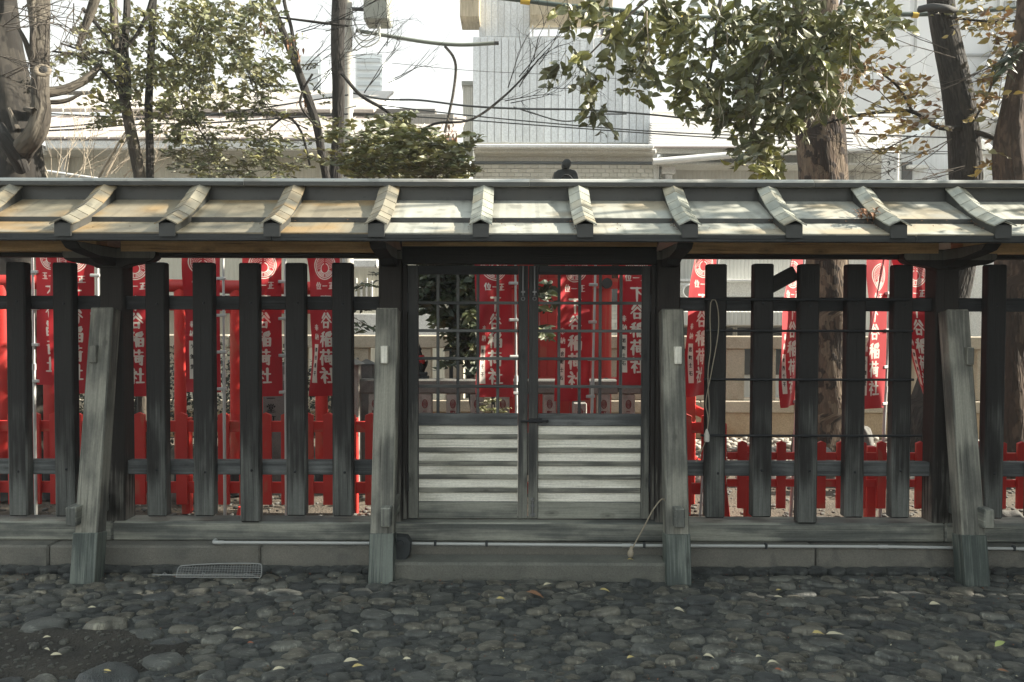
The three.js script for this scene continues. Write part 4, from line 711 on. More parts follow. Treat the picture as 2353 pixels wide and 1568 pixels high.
{
  const z = -2.7, t = thing('stone_lantern', 'squat dark stone lantern with pyramid cap beside the gate post', 'lantern', null, [X(842, z), 0, z]), k = (5.27 - z) / FOCAL;
  mesh('base', bx(-0.16, 0.16, 0, Y(872, z), -0.16, 0.16, 0.015), M.darkStone, t);
  mesh('fire_box', bx(-18 * k, 18 * k, Y(871, z), Y(838, z), -18 * k, 18 * k, 0.01), M.darkStone, t);
  mesh('cap', new THREE.CylinderGeometry(3 * k, 28 * k, 11 * k, 4).rotateY(Math.PI / 4).translate(0, Y(832, z), 0), M.darkStone, t);
  const u = thing('stone_post', 'slim stone post with a low pointed cap partly hidden by a picket', 'post', null, [X(812, -2.1), 0, -2.1]);
  mesh('shaft', bx(-0.062, 0.062, 0, Y(838, -2.1), -0.06, 0.06, 0.008), M.postStone, u); mesh('cap', new THREE.CylinderGeometry(0.01, 0.13, 0.05, 4).rotateY(Math.PI / 4).translate(0, Y(835, -2.1) + 0.014, 0), M.postStone, u);
  const p = thing('stone_post', 'dark inscribed stone post with black writing behind a banner', 'post', null, [X(634, -2.6), 0, -2.6]);
  mesh('shaft', bx(-0.11, 0.11, 0, 1.15, -0.09, 0.09, 0.01), M.darkStone, p);
  const tx = canvasTex(96, 256, (g) => { g.strokeStyle = '#141414'; glyph(g, '十', 14, 8, 60, 56, 7); glyph(g, '一', 14, 70, 60, 50, 7); glyph(g, '堂', 14, 130, 60, 56, 6); glyph(g, '町', 14, 196, 60, 56, 6); });
  mesh('inscription', new THREE.PlaneGeometry(0.15, 0.4).translate(-0.02, 0.78, 0.0925), new THREE.MeshStandardMaterial({ map: tx, alphaTest: 0.4, roughness: 0.9 }), p);
}
{
  const z = -3.1, t = thing('notice_board', 'dark blue notice board with small white writing half hidden by leaves', 'notice board'), x0 = X(1030, z), x1 = X(1140, z);
  mesh('panel', bx(x0, x1, Y(775, z), Y(640, z), z - 0.02, z, 0.004, 0), flat(0.012, 0.016, 0.035), t);
  const tx = canvasTex(256, 256, (g) => { g.strokeStyle = '#c9d0d4';[...'山金柳田'].forEach((c, i) => glyph(g, c, 78 + i * 42, 20, 32, 34, 4));[...'下石町西'].forEach((c, i) => glyph(g, c, 78 + i * 42, 72, 32, 34, 4));[...'山納十千'].forEach((c, i) => glyph(g, c, 78 + i * 42, 128, 32, 34, 4)); });
  mesh('writing', new THREE.PlaneGeometry(x1 - x0 - 0.02, x1 - x0 - 0.02).translate((x0 + x1) / 2, Y(715, z), z + 0.0025), new THREE.MeshStandardMaterial({ map: tx, alphaTest: 0.4 }), t);
  for (const x of [x0 + 0.03, x1 - 0.03]) mesh('leg', bx(x - 0.02, x + 0.02, 0, Y(776, z), z - 0.02, z + 0.0, 0.003), M.rubber, t);
}
// ---------------------------------------------------------------- pale stone boundary wall along the street
{
  const z = -5.73, t = thing('boundary_wall', 'pale rough stone boundary railing on a plastered base along the street', 'wall'), S = 0.43;
  for (let i = -9; i < 9; i++) mesh('cap_rail', bx(i * 1.29 + 0.004, (i + 1) * 1.29 - 0.004, Y(800, z), Y(771, z), z - 0.12, z + 0.12, 0.012, 0), M.wallStone, t);
  for (let i = -9; i < 9; i++) mesh('foot_rail', bx(i * 1.29 + 0.004, (i + 1) * 1.29 - 0.004, Y(945, z), Y(918, z), z - 0.14, z + 0.14, 0.012, 0), M.wallStone, t);
  for (let i = -26; i < 27; i++) { const x = i * S + 0.06; mesh('post', bx(x - 0.125, x + 0.125, Y(918, z) + 0.001, Y(800, z) - 0.001, z - 0.09, z + 0.09, 0.012, 1), M.wallStone, t); }
  mesh('base', bx(-11.6, 11.6, -0.02, Y(945, z) - 0.002, z - 0.11, z + 0.11, 0.01, 0), M.wallBase = mat(nb(stone([0.40, 0.31, 0.2], [0.52, 0.43, 0.30], [0.33, 0.22, 0.12], 721, 1.5, 0.8)), { roughness: 0.95 }), t);
}
// ---------------------------------------------------------------- garden rocks
M.rockPale = mat(nb(stone([0.40, 0.38, 0.33], [0.56, 0.53, 0.46], [0.3, 0.28, 0.24], 741, 0.4)), { roughness: 0.9 });
function boulder(label, px, py, z, w, h, m, r = 7, d = 0.8) {
  const p = at(px, py, z), k = (5.27 - z) / FOCAL, b = mesh('garden_rock', rock(r, 4, 1.1), m); b.scale.set(w / 2 * k, h * k * 0.62, w / 2 * k * d); b.position.set(p.x, h * k * 0.36, z); b.rotation.y = r * 1.7;
  b.userData = { label, category: 'rock' }; return b;
}
boulder('rounded grey boulder before the foot of the mottled trunk', 1885, 1050, -2.6, 64, 84, M.darkStone, 4);
boulder('upright grey green standing stone beside the narrow red banner', 1986, 1050, -2.2, 62, 150, M.darkStone, 12, 0.6);
boulder('flat pale rock below the picket rail near the leaning brace board', 1846, 1196, -0.55, 80, 26, M.rockPale, 14);
boulder('dark humped rock lying beside the flat pale rock', 1880, 1190, -0.75, 70, 34, M.darkStone, 15);
boulder('small white upright rock at the strut foot', 1948, 1190, -0.6, 26, 34, M.rockPale, 16);
boulder('long low white rock touching the sill', 1955, 1197, -0.45, 62, 16, M.rockPale, 17);
boulder('white lumpy rock just before the outer bay post', 2075, 1192, -0.6, 34, 34, M.rockPale, 18);
boulder('pale rock half hidden beside the bay post', 2112, 1190, -0.5, 30, 30, M.rockPale, 19);
boulder('big brown shaded rock beyond the outermost brace', 2318, 1190, -0.7, 84, 56, M.darkStone, 21);
boulder('low flat white rock on the ground between two gateward pickets', 800, 1196, -0.5, 92, 14, M.rockPale, 22);
boulder('pale slab of rock under the hidden picket beside the post', 400, 1196, -0.5, 60, 14, M.rockPale, 23);
boulder('dark rock lying under the red pickets', 440, 1180, -1.8, 90, 34, M.darkStone, 24);
{ // pale gravel lit along the foot of the boundary wall
  const l = [], g = rocksLow; for (let i = 0; i < 1400; i++) { const q = g[i % 5].clone(), s = rr(0.012, 0.04); q.scale(s * 1.3, s * 0.7, s).rotateY(rnd() * 6).translate(rr(1.2, 6.5), s * 0.2, rr(-5.5, -2.6)); l.push(q); }
  const m = stuff(mesh('gravel', merge(l), M.rockPale)); m.userData.label = 'pale gravel scattered along the foot of the boundary wall'; m.userData.category = 'gravel';
  const c = []; for (let i = 0; i < 1500; i++) { const q = g[i % 5].clone(), s = rr(0.006, 0.022); q.scale(s * 1.4, s * 0.6, s).rotateY(rnd() * 6).translate(rr(-4.4, 5), s * 0.15, rr(-2.4, -0.16)); c.push(q); }
  const d = stuff(mesh('rubble', merge(c), M.darkStone)); d.userData.label = 'dark pebbles and clods scattered over the earth behind the fence'; d.userData.category = 'pebbles';
}

// ---------------------------------------------------------------- houses across the street
const siding = (a, b, s, pitch, o = {}) => mat(texture(512, 512, 1.6, 1.6, (u, v) => { const n = fbm(u, v, 4, 4, 4, s), st = fbm(u, v, 24, 2, 3, s + 5), r = (u * 1.6 / pitch) % 1, h = r < 0.5 ? sstep(0.02, 0.14, r) : 1 - sstep(0.62, 0.74, r), c = mix3(a, b, clamp(n * 0.5 + st * 0.5, 0, 1)); return [...c, 0.2 + 0.6 * h]; }), { bumpScale: 0.012, roughness: 0.7, ...o });
M.cream = siding([0.46, 0.44, 0.36], [0.60, 0.58, 0.49], 801, 0.08);
M.paleGrey = siding([0.48, 0.48, 0.44], [0.62, 0.62, 0.58], 821, 0.08);
M.trim = mat(nb(stone([0.52, 0.52, 0.48], [0.62, 0.62, 0.58], [0.44, 0.41, 0.34], 841, 2, 0.5)), { roughness: 0.6, bumpScale: 0.001 });
M.trimWhite = mat(nb(stone([0.70, 0.71, 0.70], [0.80, 0.81, 0.80], [0.62, 0.61, 0.58], 851, 2, 0.5)), { roughness: 0.55, bumpScale: 0.001 });
M.glass = new THREE.MeshStandardMaterial({ color: new THREE.Color().setRGB(0.03, 0.033, 0.035), roughness: 0.12 });
M.roofPink = mat(nb(stone([0.40, 0.355, 0.32], [0.50, 0.455, 0.42], [0.30, 0.25, 0.21], 861, 2, 0.4)), { roughness: 0.5, bumpScale: 0.002 });
M.dark = flat(0.05, 0.05, 0.05, { roughness: 0.8 });
const house = (name, label, cat = 'building') => thing(name, label, cat);
// a box given by its picture corners on plane z, depth d going back
const pb = (px0, px1, py0, py1, z, d, c = 0.01, grain = 1) => bx(X(px0, z), X(px1, z), Y(py1, z), Y(py0, z), z - d, z, c, grain);
function slope(px0, px1, pyLow, zLow, pyHigh, zHigh, th = 0.05) {   // a roof plane between two edges
  const a = X(px0, zLow), b = X(px1, zLow), yl = Y(pyLow, zLow), yh = Y(pyHigh, zHigh), Lr = Math.hypot(yh - yl, zHigh - zLow), g = cbox(b - a, th, Lr, 0.01, 2);
  g.rotateX(Math.atan2(yh - yl, zLow - zHigh)); g.translate((a + b) / 2, (yl + yh) / 2, (zLow + zHigh) / 2); return g;
}
{ // central house: tiled wall, ledge, white ribbed storey above
  const z = -11, h = house('tiled_house', 'house with white tiled wall and ledge directly behind the shrine');
  mesh('wall', pb(1086, 1512, 376, 1010, z - 0.02, 5), M.trim, h);
  const m = [[0.58, 0.57, 0.50], [0.62, 0.61, 0.54], [0.54, 0.53, 0.46]].map((c) => flat(...c, { roughness: 0.45 })), tw = (X(1110, z) - X(1092, z)), th = Y(400, z) - Y(409.5, z), yTop = Y(378, z);
  const shared = [0, 1, 2].map(() => cbox(tw - 0.012, th - 0.008, 0.02, 0.003));
  for (let r = 0; r < 5; r++) for (let k = 0; k < 23; k++) { const x = X(1092, z) + (k + 0.5 + (r % 2) * 0.5) * tw; if (x > X(1500, z)) continue; const t = mesh('wall_tile', shared[0], m[Math.floor(hash(k, r, 4) * 3)], h); t.position.set(x, yTop - (r + 0.5) * th, z - 0.009); }
  for (let r = 0; r < 16; r++) for (let k = 0; k < 4; k++) { const t = mesh('wall_tile', shared[0], m[Math.floor(hash(k, r, 5) * 3)], h); t.position.set(X(1396, z) + (k + (r % 2) * 0.5) * tw, Y(700, z) - r * th, z - 0.009); }
  mesh('window', pb(1392, 1432, 655, 695, z + 0.03, 0.06), M.glass, h); mesh('window_frame', merge([pb(1388, 1436, 650, 656, z + 0.05, 0.08), pb(1388, 1393, 656, 697, z + 0.05, 0.08), pb(1431, 1436, 656, 697, z + 0.05, 0.08)]), M.trimWhite, h);
  mesh('drip_rail', pb(1086, 1512, 371, 376, z + 0.04, 0.1, 0.005, 0), flat(0.12, 0.15, 0.17), h);
  mesh('fascia', pb(1090, 1508, 350, 371, z + 0.01, 0.2, 0.01, 0), M.trim, h);
  mesh('ledge', pb(1088, 1506, 341, 352, z + 0.35, 0.6, 0.02, 0), M.trim, h); mesh('gutter', pb(1086, 1500, 331, 340, z + 0.5, 0.6, 0.02, 0), M.trimWhite, h);
  mesh('corner_strip', pb(1500, 1506, 377, 1010, z + 0.02, 0.06, 0.006), M.trim, h);
}
{
  const z = -14, h = house('ribbed_white_building', 'tall windowless building clad in white ribbed metal panels'), A = 1086, B = 1492;
  mesh('wall', pb(A, B, 88, 1010, z - 0.05, 7), M.trimWhite, h);
  const pt = nb(stone([0.9, 0.9, 0.89], [1, 1, 1], [0.8, 0.79, 0.77], 871, 3, 0.4)), pm = [0.64, 0.70, 0.75, 0.68].map((v) => mat(pt, { roughness: 0.5, color: new THREE.Color().setRGB(v * 0.93, v * 0.98, v * 1.03) }));
  for (let k = 0; k < 25; k++) { const a = lerp(A, B, k / 25), b = lerp(A, B, (k + 1) / 25); const g = cbox(X(b, z) - X(a, z) - 0.012, Y(86, z) - Y(326 + hash(k, 1, 3) * 4, z), 0.03, 0.012, 1); g.rotateY(rr(-0.05, 0.09)); g.translate((X(a, z) + X(b, z)) / 2, (Y(86, z) + Y(327, z)) / 2, z - 0.01 + rr(-0.01, 0.012)); mesh('cladding_panel', g, pm[Math.floor(hash(k, 2, 3) * 4)], h); }
  for (let k = 0; k < 8; k++) { const a = lerp(1100, 1216, k / 8), b = lerp(1100, 1216, (k + 1) / 8); const g = pb(a, b - 0.8, -14, 84, z - 0.6, 0.05, 0.012); mesh('cladding_panel', g, pm[Math.floor(hash(k, 7, 3) * 4)], h); }
  mesh('upper_wall', pb(1101, 1215, -20, 90, z - 0.62, 3), M.trimWhite, h);
  const ply = mat(nb(timber([0.36, 0.30, 0.2], [0.5, 0.43, 0.31], 881, (u, v, n) => n, 128, 256)), {});
  mesh('eave_board', pb(1056, 1100, -30, 38, z + 0.1, 0.9), ply, h); mesh('eave_board', pb(1217, 1404, -30, 34, z + 0.1, 0.9), ply, h);
  for (const py of [62, 82]) mesh('roof_railing', tube([at(1216, py + 4, z - 0.4), at(1490, py, z - 0.4)], 0.025, 2, 8), M.trimWhite, h);
  for (let k = 0; k < 8; k++) mesh('railing_post', tube([at(1224 + k * 37, 58, z - 0.4), at(1224 + k * 37, 92, z - 0.4)], 0.02, 2, 8), M.trimWhite, h);
  mesh('laundry_pole', pb(1380, 1404, 38, 80, z - 0.8, 0.4), flat(0.05, 0.05, 0.09), h); mesh('red_cloth', pb(1368, 1402, 80, 96, z - 0.75, 0.3), flat(0.5, 0.12, 0.14), h);
  const s = house('shuttered_shed', 'narrow grey slatted box against the side of the white ribbed building', 'shed'); const zs = -14.2;
  mesh('box', pb(1063, 1086, 196, 330, zs, 2), M.paleGrey, s); for (let k = 0; k < 5; k++) mesh('slat', pb(1064 + k * 4.6, 1066 + k * 4.6, 198, 328, zs + 0.03, 0.025, 0.004), M.trim, s); mesh('lid', pb(1060, 1088, 186, 196, zs + 0.1, 2.1), flat(0.22, 0.23, 0.21), s);
}
{ // house with the seamed pale roof
  const z = -11.6, h = house('seamed_roof_house', 'low house with a pale metal roof of fine horizontal seams behind the mottled trunk');
  mesh('wall', pb(1516, 2062, 352, 1010, z, 5), M.paleGrey, h);
  const zl = z + 0.7, zh = z - 3.6, n = 13;
  for (let k = 0; k < n; k++) { const t0 = k / n, t1 = (k + 1.05) / n; mesh('roof_strip', slope(1494, 2066, lerp(338, 262, t0), lerp(zl, zh, t0), lerp(338, 262, t1) + 1.2, lerp(zl, zh, t1), 0.06), M.seamRoof ??= mat(nb(stone([0.40, 0.385, 0.37], [0.48, 0.465, 0.45], [0.33, 0.31, 0.29], 931, 2, 0.4)), { roughness: 0.5 }), h); const e = lerp(338, 262, t0); mesh('seam', slope(1494, 2066, e + 0.6, lerp(zl, zh, t0) + 0.035, e - 1.1, lerp(zl, zh, t0) - 0.02, 0.02), M.seamDark ??= flat(0.16, 0.13, 0.12), h); }
  mesh('ridge', pb(1494, 2066, 255, 263, zh, 0.4, 0.02, 0), M.trim, h);
  for (const px of [1552, 1606, 1668, 1750]) mesh('snow_guard', pb(px - 5, px + 5, 352 - (px - 1552) * 0.02 - 13, 343 - 7 + 8, zl - 0.1, 0.16), M.dark, h);
  mesh('fascia', pb(1506, 2062, 340, 352, z + 0.62, 0.1, 0.01, 0), M.trim, h);
  const g = tube([at(1500, 372, z + 0.75), at(1780, 350, z + 0.75), at(2062, 344, z + 0.75)], 0.07, 10, 8); mesh('gutter', g, M.trimWhite, h);
  mesh('soffit', pb(1506, 2062, 372, 378, z + 0.6, 0.6, 0.01, 0), M.trim, h);
  mesh('rain_hopper', merge([pb(1512, 1556, 361, 369, z + 0.5, 0.35), pb(1518, 1550, 369, 398, z + 0.46, 0.28)]), M.trimWhite, h); mesh('downpipe', pb(1526, 1543, 398, 1000, z + 0.4, 0.16, 0.03), M.trimWhite, h);
  mesh('window', pb(1844, 1960, 402, 430, z + 0.03, 0.05), flat(0.3, 0.3, 0.28), h);
  mesh('ledge', pb(1545, 1990, 640, 646, z + 0.5, 0.5, 0.01, 0), M.trimWhite, h); mesh('panel_band', pb(1545, 1990, 647, 681, z + 0.12, 0.1, 0.01, 0), M.trimWhite, h);
  mesh('dark_gap', pb(1545, 1990, 683, 690, z + 0.05, 0.04, 0.004, 0), M.dark, h); mesh('awning', pb(1545, 1990, 714, 748, z + 0.9, 0.9, 0.02), M.paleGrey, h);
  for (let k = 0; k < 6; k++) { const w = mesh('window', pb(1550 + k * 72, 1614 + k * 72, 752, 860, z + 0.04, 0.05), M.glass, h); mesh('window_frame', merge([pb(1546 + k * 72, 1551 + k * 72, 750, 862, z + 0.07, 0.07), pb(1613 + k * 72, 1617 + k * 72, 750, 862, z + 0.07, 0.07)]), M.trim, w); }
  const ac = thing('air_conditioner', 'cream air conditioner unit with round grille on the seamed roof house wall', 'air conditioner'), za = z + 0.75;
  mesh('case', pb(1561, 1606, 650, 686, za, 0.3, 0.03), M.trim, ac); mesh('fan_grille', new THREE.TorusGeometry(0.13, 0.018, 6, 24).translate(X(1584, za), Y(669, za), za + 0.005), M.trimWhite, ac); mesh('fan_disc', new THREE.CylinderGeometry(0.12, 0.12, 0.01, 24).rotateX(Math.PI / 2).translate(X(1584, za), Y(669, za), za + 0.004), flat(0.25, 0.25, 0.22), ac);
}
{
  const z = -10.2, s = thing('shop_sign', 'tall white sign board with black vertical lettering beside the mottled trunk', 'sign');
  mesh('board', pb(2026, 2061, 345, 520, z, 0.12, 0.02), M.trimWhite, s);
  const t = canvasTex(96, 512, (g) => { g.strokeStyle = '#222';['う', '十', '三', '山', '千', '田'].forEach((c, i) => glyph(g, c, 14, 60 + i * 62, 30, 34, 7));['一', '二', '士'].forEach((c, i) => glyph(g, c, 62, 24 + i * 46, 18, 20, 3)); });
  mesh('lettering', new THREE.PlaneGeometry(X(2060, z) - X(2027, z), Y(347, z) - Y(518, z)).translate(X(2043.5, z), (Y(347, z) + Y(518, z)) / 2, z + 0.004), new THREE.MeshStandardMaterial({ map: t, alphaTest: 0.4 }), s);
  mesh('pole', pb(2036, 2050, 521, 1000, z - 0.04, 0.1), M.trim, s);
}
{ // long house at the other side
  const z = -10.4, h = house('pink_roof_house', 'long house with a pale pinkish roof and grey ribbed wall behind the slim trunks');
  mesh('wall', pb(-260, 1066, 346, 1010, z, 5), M.cream, h);
  mesh('lower_roof', slope(-270, 1050, 322, z + 0.75, 272, z - 2.2, 0.08), M.roofPink, h);
  for (let k = 0; k < 3; k++) mesh('roof_seam', slope(-270, 1050, 322 - k * 16 - 12, z + 0.75 - (k * 16 + 12) / 50 * 2.95, 322 - k * 16 - 14.5, z + 0.75 - (k * 16 + 14.5) / 50 * 2.95, 0.11), flat(0.14, 0.11, 0.1), h);
  mesh('fascia', pb(108, 1050, 324, 345, z + 0.78, 0.14, 0.02, 0), M.trimWhite, h); mesh('fascia', pb(-260, 104, 336, 356, z + 0.6, 0.14, 0.02, 0), M.trimWhite, h); mesh('soffit', pb(-260, 1050, 345, 349, z + 0.6, 0.6, 0.01, 0), M.trim, h);
  mesh('upper_wall', pb(300, 1000, 250, 276, z - 2.3, 2), flat(0.13, 0.12, 0.11), h); mesh('upper_roof', slope(90, 860, 256, z - 2.0, 213, z - 5, 0.08), M.roofPink, h);
  mesh('grey_gable', pb(865, 1042, 262, 330, z - 1.0, 1.2), siding([0.2, 0.19, 0.17], [0.27, 0.26, 0.24], 891, 0.14), h);
  for (let k = 0; k < 26; k++) mesh('roof_seam', slope(-250 + k * 50, -247 + k * 50, 322, z + 0.79, 272, z - 2.16, 0.1), M.roofPink, h);
  for (let k = 0; k < 15; k++) mesh('roof_seam', slope(96 + k * 51, 99 + k * 51, 256, z - 1.96, 213, z - 4.96, 0.1), M.trim, h);
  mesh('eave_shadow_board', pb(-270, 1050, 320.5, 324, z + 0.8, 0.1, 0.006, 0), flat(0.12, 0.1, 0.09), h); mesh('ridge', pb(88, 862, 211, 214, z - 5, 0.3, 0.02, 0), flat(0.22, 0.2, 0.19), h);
  mesh('downpipe', pb(142, 154, 352, 1000, z + 0.2, 0.12, 0.02), M.trimWhite, h);
  mesh('awning', slope(-200, 780, 702, z + 0.8, 684, z + 0.1, 0.06), M.dark, h); mesh('dark_door', pb(200, 262, 706, 900, z + 0.03, 0.04), flat(0.2, 0.2, 0.18), h);
  mesh('sign_panel', pb(782, 868, 597, 616, z + 0.5, 0.3, 0.02), M.trimWhite, h); mesh('white_band', pb(782, 1070, 722, 772, z + 0.12, 0.1, 0.01, 0), M.trimWhite, h);
  for (let k = 0; k < 4; k++) mesh('window_bar', pb(816 + k * 12, 820 + k * 12, 640 + (k % 2) * 6, 692, z + 0.08, 0.06, 0.005), M.trimWhite, h);
  for (let k = 0; k < 3; k++) { const w = mesh('window', pb(962 + k * 18, 976 + k * 18, 655, 768, z + 0.06, 0.05), [M.trimWhite, M.glass][k % 2], h); mesh('window_frame', pb(976 + k * 18, 980 + k * 18, 652, 770, z + 0.09, 0.08), M.dark, w); }
  const f = [[556, 660, 604, 664], [556, 664, 560, 700], [600, 664, 604, 704]]; mesh('pipe_frame', merge(f.map(([a, b, c, d]) => pb(a, c, b, d, z + 0.3, 0.06))), M.trimWhite, h);
}
{ // bright apartment house with stepped slanting balconies
  const z = -22, h = house('white_apartment_house', 'bright white apartment house with slanting wedge shaped balconies'), W = flat(0.60, 0.61, 0.62, { roughness: 0.6 }), g = flat(0.30, 0.31, 0.31);
  mesh('wall', pb(2080, 2460, -60, 1000, z, 8), W, h); mesh('recess', pb(2082, 2140, 150, 240, z + 0.3, 0.3), g, h);
  const wedge = (pts, zz, d, m, name) => { const s = new THREE.Shape(); pts.forEach(([x, y], i) => { const p = at(x, y, zz); i ? s.lineTo(p.x, p.y) : s.moveTo(p.x, p.y); }); s.closePath(); mesh(name, new THREE.ExtrudeGeometry(s, { depth: d, bevelEnabled: true, bevelSize: 0.03, bevelThickness: 0.03, bevelSegments: 1 }).translate(0, 0, zz), m, h); };
  wedge([[2084, 135], [2170, 205], [2170, 235], [2140, 235], [2122, 240], [2084, 200]], z, 1.2, W, 'balcony'); wedge([[2090, 210], [2160, 262], [2220, 250], [2220, 275], [2080, 275]], z, 1.0, W, 'balcony');
  wedge([[2268, 90], [2353, 30], [2400, 30], [2400, 70], [2290, 140]], z, 1.2, W, 'balcony'); wedge([[2252, 150], [2330, 95], [2400, 100], [2400, 140], [2268, 210]], z + 0.3, 1.2, W, 'balcony'); wedge([[2230, 230], [2330, 175], [2400, 180], [2400, 220], [2240, 290]], z + 0.6, 1.2, W, 'balcony');
  for (const [a, b, c, d] of [[2124, 142, 2160, 185], [2290, 150, 2330, 172], [2306, 40, 2352, 60], [2244, 300, 2270, 352]]) mesh('window', pb(a, c, b, d, z + 0.32, 0.05), g, h);
  for (const [x0, y0, x1, y1] of [[2262, 306, 2292, 352], [2300, 306, 2346, 352], [2100, 260, 2128, 300], [2134, 260, 2162, 300], [2290, 228, 2330, 262], [2300, 0, 2340, 26]]) { const w = mesh('window', pb(x0, x1, y0, y1, z + 0.05, 0.06), M.glass2 ??= flat(0.22, 0.24, 0.25, { roughness: 0.2 }), h); mesh('window_frame', merge([pb(x0 - 3, x0, y0 - 3, y1 + 3, z + 0.1, 0.12), pb(x1, x1 + 3, y0 - 3, y1 + 3, z + 0.1, 0.12), pb(x0, x1, y0 - 3, y0, z + 0.1, 0.12), pb((x0 + x1) / 2 - 1, (x0 + x1) / 2 + 1, y0, y1, z + 0.09, 0.08)]), g, w); }
  for (const py of [120, 250, 300, 372]) mesh('floor_band', pb(2084, 2460, py, py + 5, z + 0.12, 0.14, 0.02, 0), g, h);
  for (const px of [2094, 2282]) mesh('drain_pipe', pb(px, px + 4, -60, 1000, z + 0.16, 0.12, 0.03), g, h);
  const k = house('blue_white_house', 'pale bluish white gabled house beside the white sign board'), zk = -13.5, kb = siding([0.60, 0.63, 0.66], [0.70, 0.73, 0.76], 901, 0.12);
  mesh('wall', pb(2064, 2250, 352, 1010, zk, 4), kb, k); const s = new THREE.Shape(); [[2056, 352], [2160, 280], [2262, 352]].forEach(([x, y], i) => { const p = at(x, y, zk); i ? s.lineTo(p.x, p.y) : s.moveTo(p.x, p.y); }); s.closePath();
  mesh('gable', new THREE.ExtrudeGeometry(s, { depth: 4, bevelEnabled: false }).translate(0, 0, zk - 4), kb, k);
  for (const [x0, y0, x1, y1] of [[2044, 362, 2160, 276], [2274, 362, 2160, 276]]) { const a = at(x0, y0, zk), b = at(x1, y1, zk), e = cbox(a.distanceTo(b), 0.1, 4.6, 0.02, 0); e.rotateZ(Math.atan2(b.y - a.y, b.x - a.x) + (x1 < x0 ? Math.PI : 0)).translate((a.x + b.x) / 2, (a.y + b.y) / 2, zk - 1.9); mesh('roof', e, M.trimWhite, k); }
  mesh('window', pb(2068, 2092, 370, 420, zk + 0.05, 0.04), M.glass, k); mesh('fascia', pb(2084, 2130, 376, 384, zk + 0.2, 0.2), M.trimWhite, k);
  const q = house('street_facade', 'plain white street front seen through the pickets past the outermost banner'); mesh('wall', pb(2256, 2520, 352, 1010, -12, 4), M.trimWhite, q); mesh('base_band', pb(2256, 2520, 700, 716, -11.9, 0.08, 0.01, 0), M.trim, q); mesh('coping', pb(2252, 2524, 344, 352, -11.9, 0.3, 0.01, 0), M.trim, q);
}
{ // pale distant blocks
  const z = -62, W = flat(0.55, 0.60, 0.63), t = house('distant_tower', 'pale bluish far tower beside the utility pole with banded windows');
  mesh('wall', pb(818, 880, 124, 1000, z, 10), W, t); for (let k = 0; k < 8; k++) mesh('window', pb(822, 876, 134 + k * 18, 143 + k * 18, z + 0.2, 0.15), flat(0.36, 0.42, 0.46), t);
  const u = house('distant_tower', 'second faint far block peeping past the leaning trunk'); mesh('wall', pb(690, 740, 130, 1000, z - 6, 10), W, u); for (let k = 0; k < 6; k++) mesh('window', pb(696, 734, 140 + k * 20, 150 + k * 20, z - 5.8, 0.15), flat(0.4, 0.45, 0.48), u);
}
// ---------------------------------------------------------------- utility pole and cables
{
  const z = -7.6, p = thing('utility_pole', 'pale concrete utility pole standing close beside a dark tree trunk', 'utility pole', null, [X(800, z), 0, z]);
  mesh('shaft', new THREE.CylinderGeometry(0.075, 0.095, 7.4, 20).translate(0, 3.7, 0), M.concrete = mat(nb(stone([0.40, 0.39, 0.35], [0.52, 0.5, 0.45], [0.3, 0.28, 0.24], 911, 0.8)), { roughness: 0.9 }), p);
  const T = (px, py, zz) => at(px, py, zz).sub(p.position); const bx2 = pb(836, 894, -40, 47, z + 0.35, 0.4, 0.03).translate(-p.position.x, 0, -p.position.z);
  mesh('terminal_box', bx2, flat(0.30, 0.31, 0.27), p); mesh('box_bracket', tube([T(800, 20, z), T(840, 22, z + 0.2)], 0.03, 2, 8), M.iron, p);
  for (const [a, w] of [[58, 0], [70, 8], [84, 4]]) mesh('cable_loop', tube([T(806, a - 40, z + 0.12), T(818 - w, a, z + 0.2), T(836, a + 24, z + 0.25), T(872, a + 6, z + 0.25), T(868, a - 20, z + 0.25)], 0.012, 24, 6), M.trim, p);
  for (const y of [120, 250, 330]) mesh('step_bolt', tube([T(788, y, z + 0.06), T(818, y - 6, z + 0.14)], 0.012, 2, 6), M.trim, p);
}
function cable(label, pts, z, r, m = M.cable, dz = 0) { const t = thing('overhead_cable', label, 'cable'); mesh('line', tube(pts.map(([x, y], i) => at(x, y, z + dz * i)), r, Math.max(24, pts.length * 10), 6), m, t); return t; }
const green = flat(0.05, 0.075, 0.065, { roughness: 0.5 });
{
  const c = cable('thick dark green sleeved cable with yellow tapes crossing above the white ribbed building', [[1060, -14], [1180, -2], [1290, 12], [1420, 24], [1560, 40], [1760, 38], [2000, 34], [2180, 30], [2420, 10]], -6.5, 0.035, green);
  for (const [a, b, ya, yb] of [[1196, 1218, 1, 4], [1548, 1568, 39, 41], [2096, 2110, 33, 34]]) mesh('yellow_tape', tube([at(a, ya + 1, -6.5), at(b, yb + 1, -6.5)], 0.042, 2, 10), flat(0.62, 0.42, 0.05), c);
  const d = cable('thick sleeved cable ending short beneath the terminal box', [[818, 70], [900, 84], [990, 98], [1060, 103], [1140, 99]], -7.4, 0.03, flat(0.16, 0.18, 0.15));
  mesh('end_cap', tube([at(1136, 99, -7.4), at(1146, 99, -7.4)], 0.032, 2, 8), M.dark, d);
  mesh('drop_line', tube([at(1022, 106, -7.4), at(1040, 128, -7.4), at(1047, 150, -7.4), at(1042, 210, -7.4), at(1032, 260, -7.4), at(1022, 305, -7.4)], 0.022, 30, 8), M.barkGrey, d);
}
cable('bundled black cable sagging before the white ribbed building, topmost of the long ones', [[812, 214], [880, 228], [960, 230], [1080, 244], [1200, 250], [1330, 252], [1480, 262], [1700, 284], [1960, 296]], -7.2, 0.016);
cable('slack black cable drooping in a shallow loop under the bundled one', [[1180, 246], [1230, 262], [1290, 278], [1330, 276], [1370, 264], [1440, 262]], -7.25, 0.011);
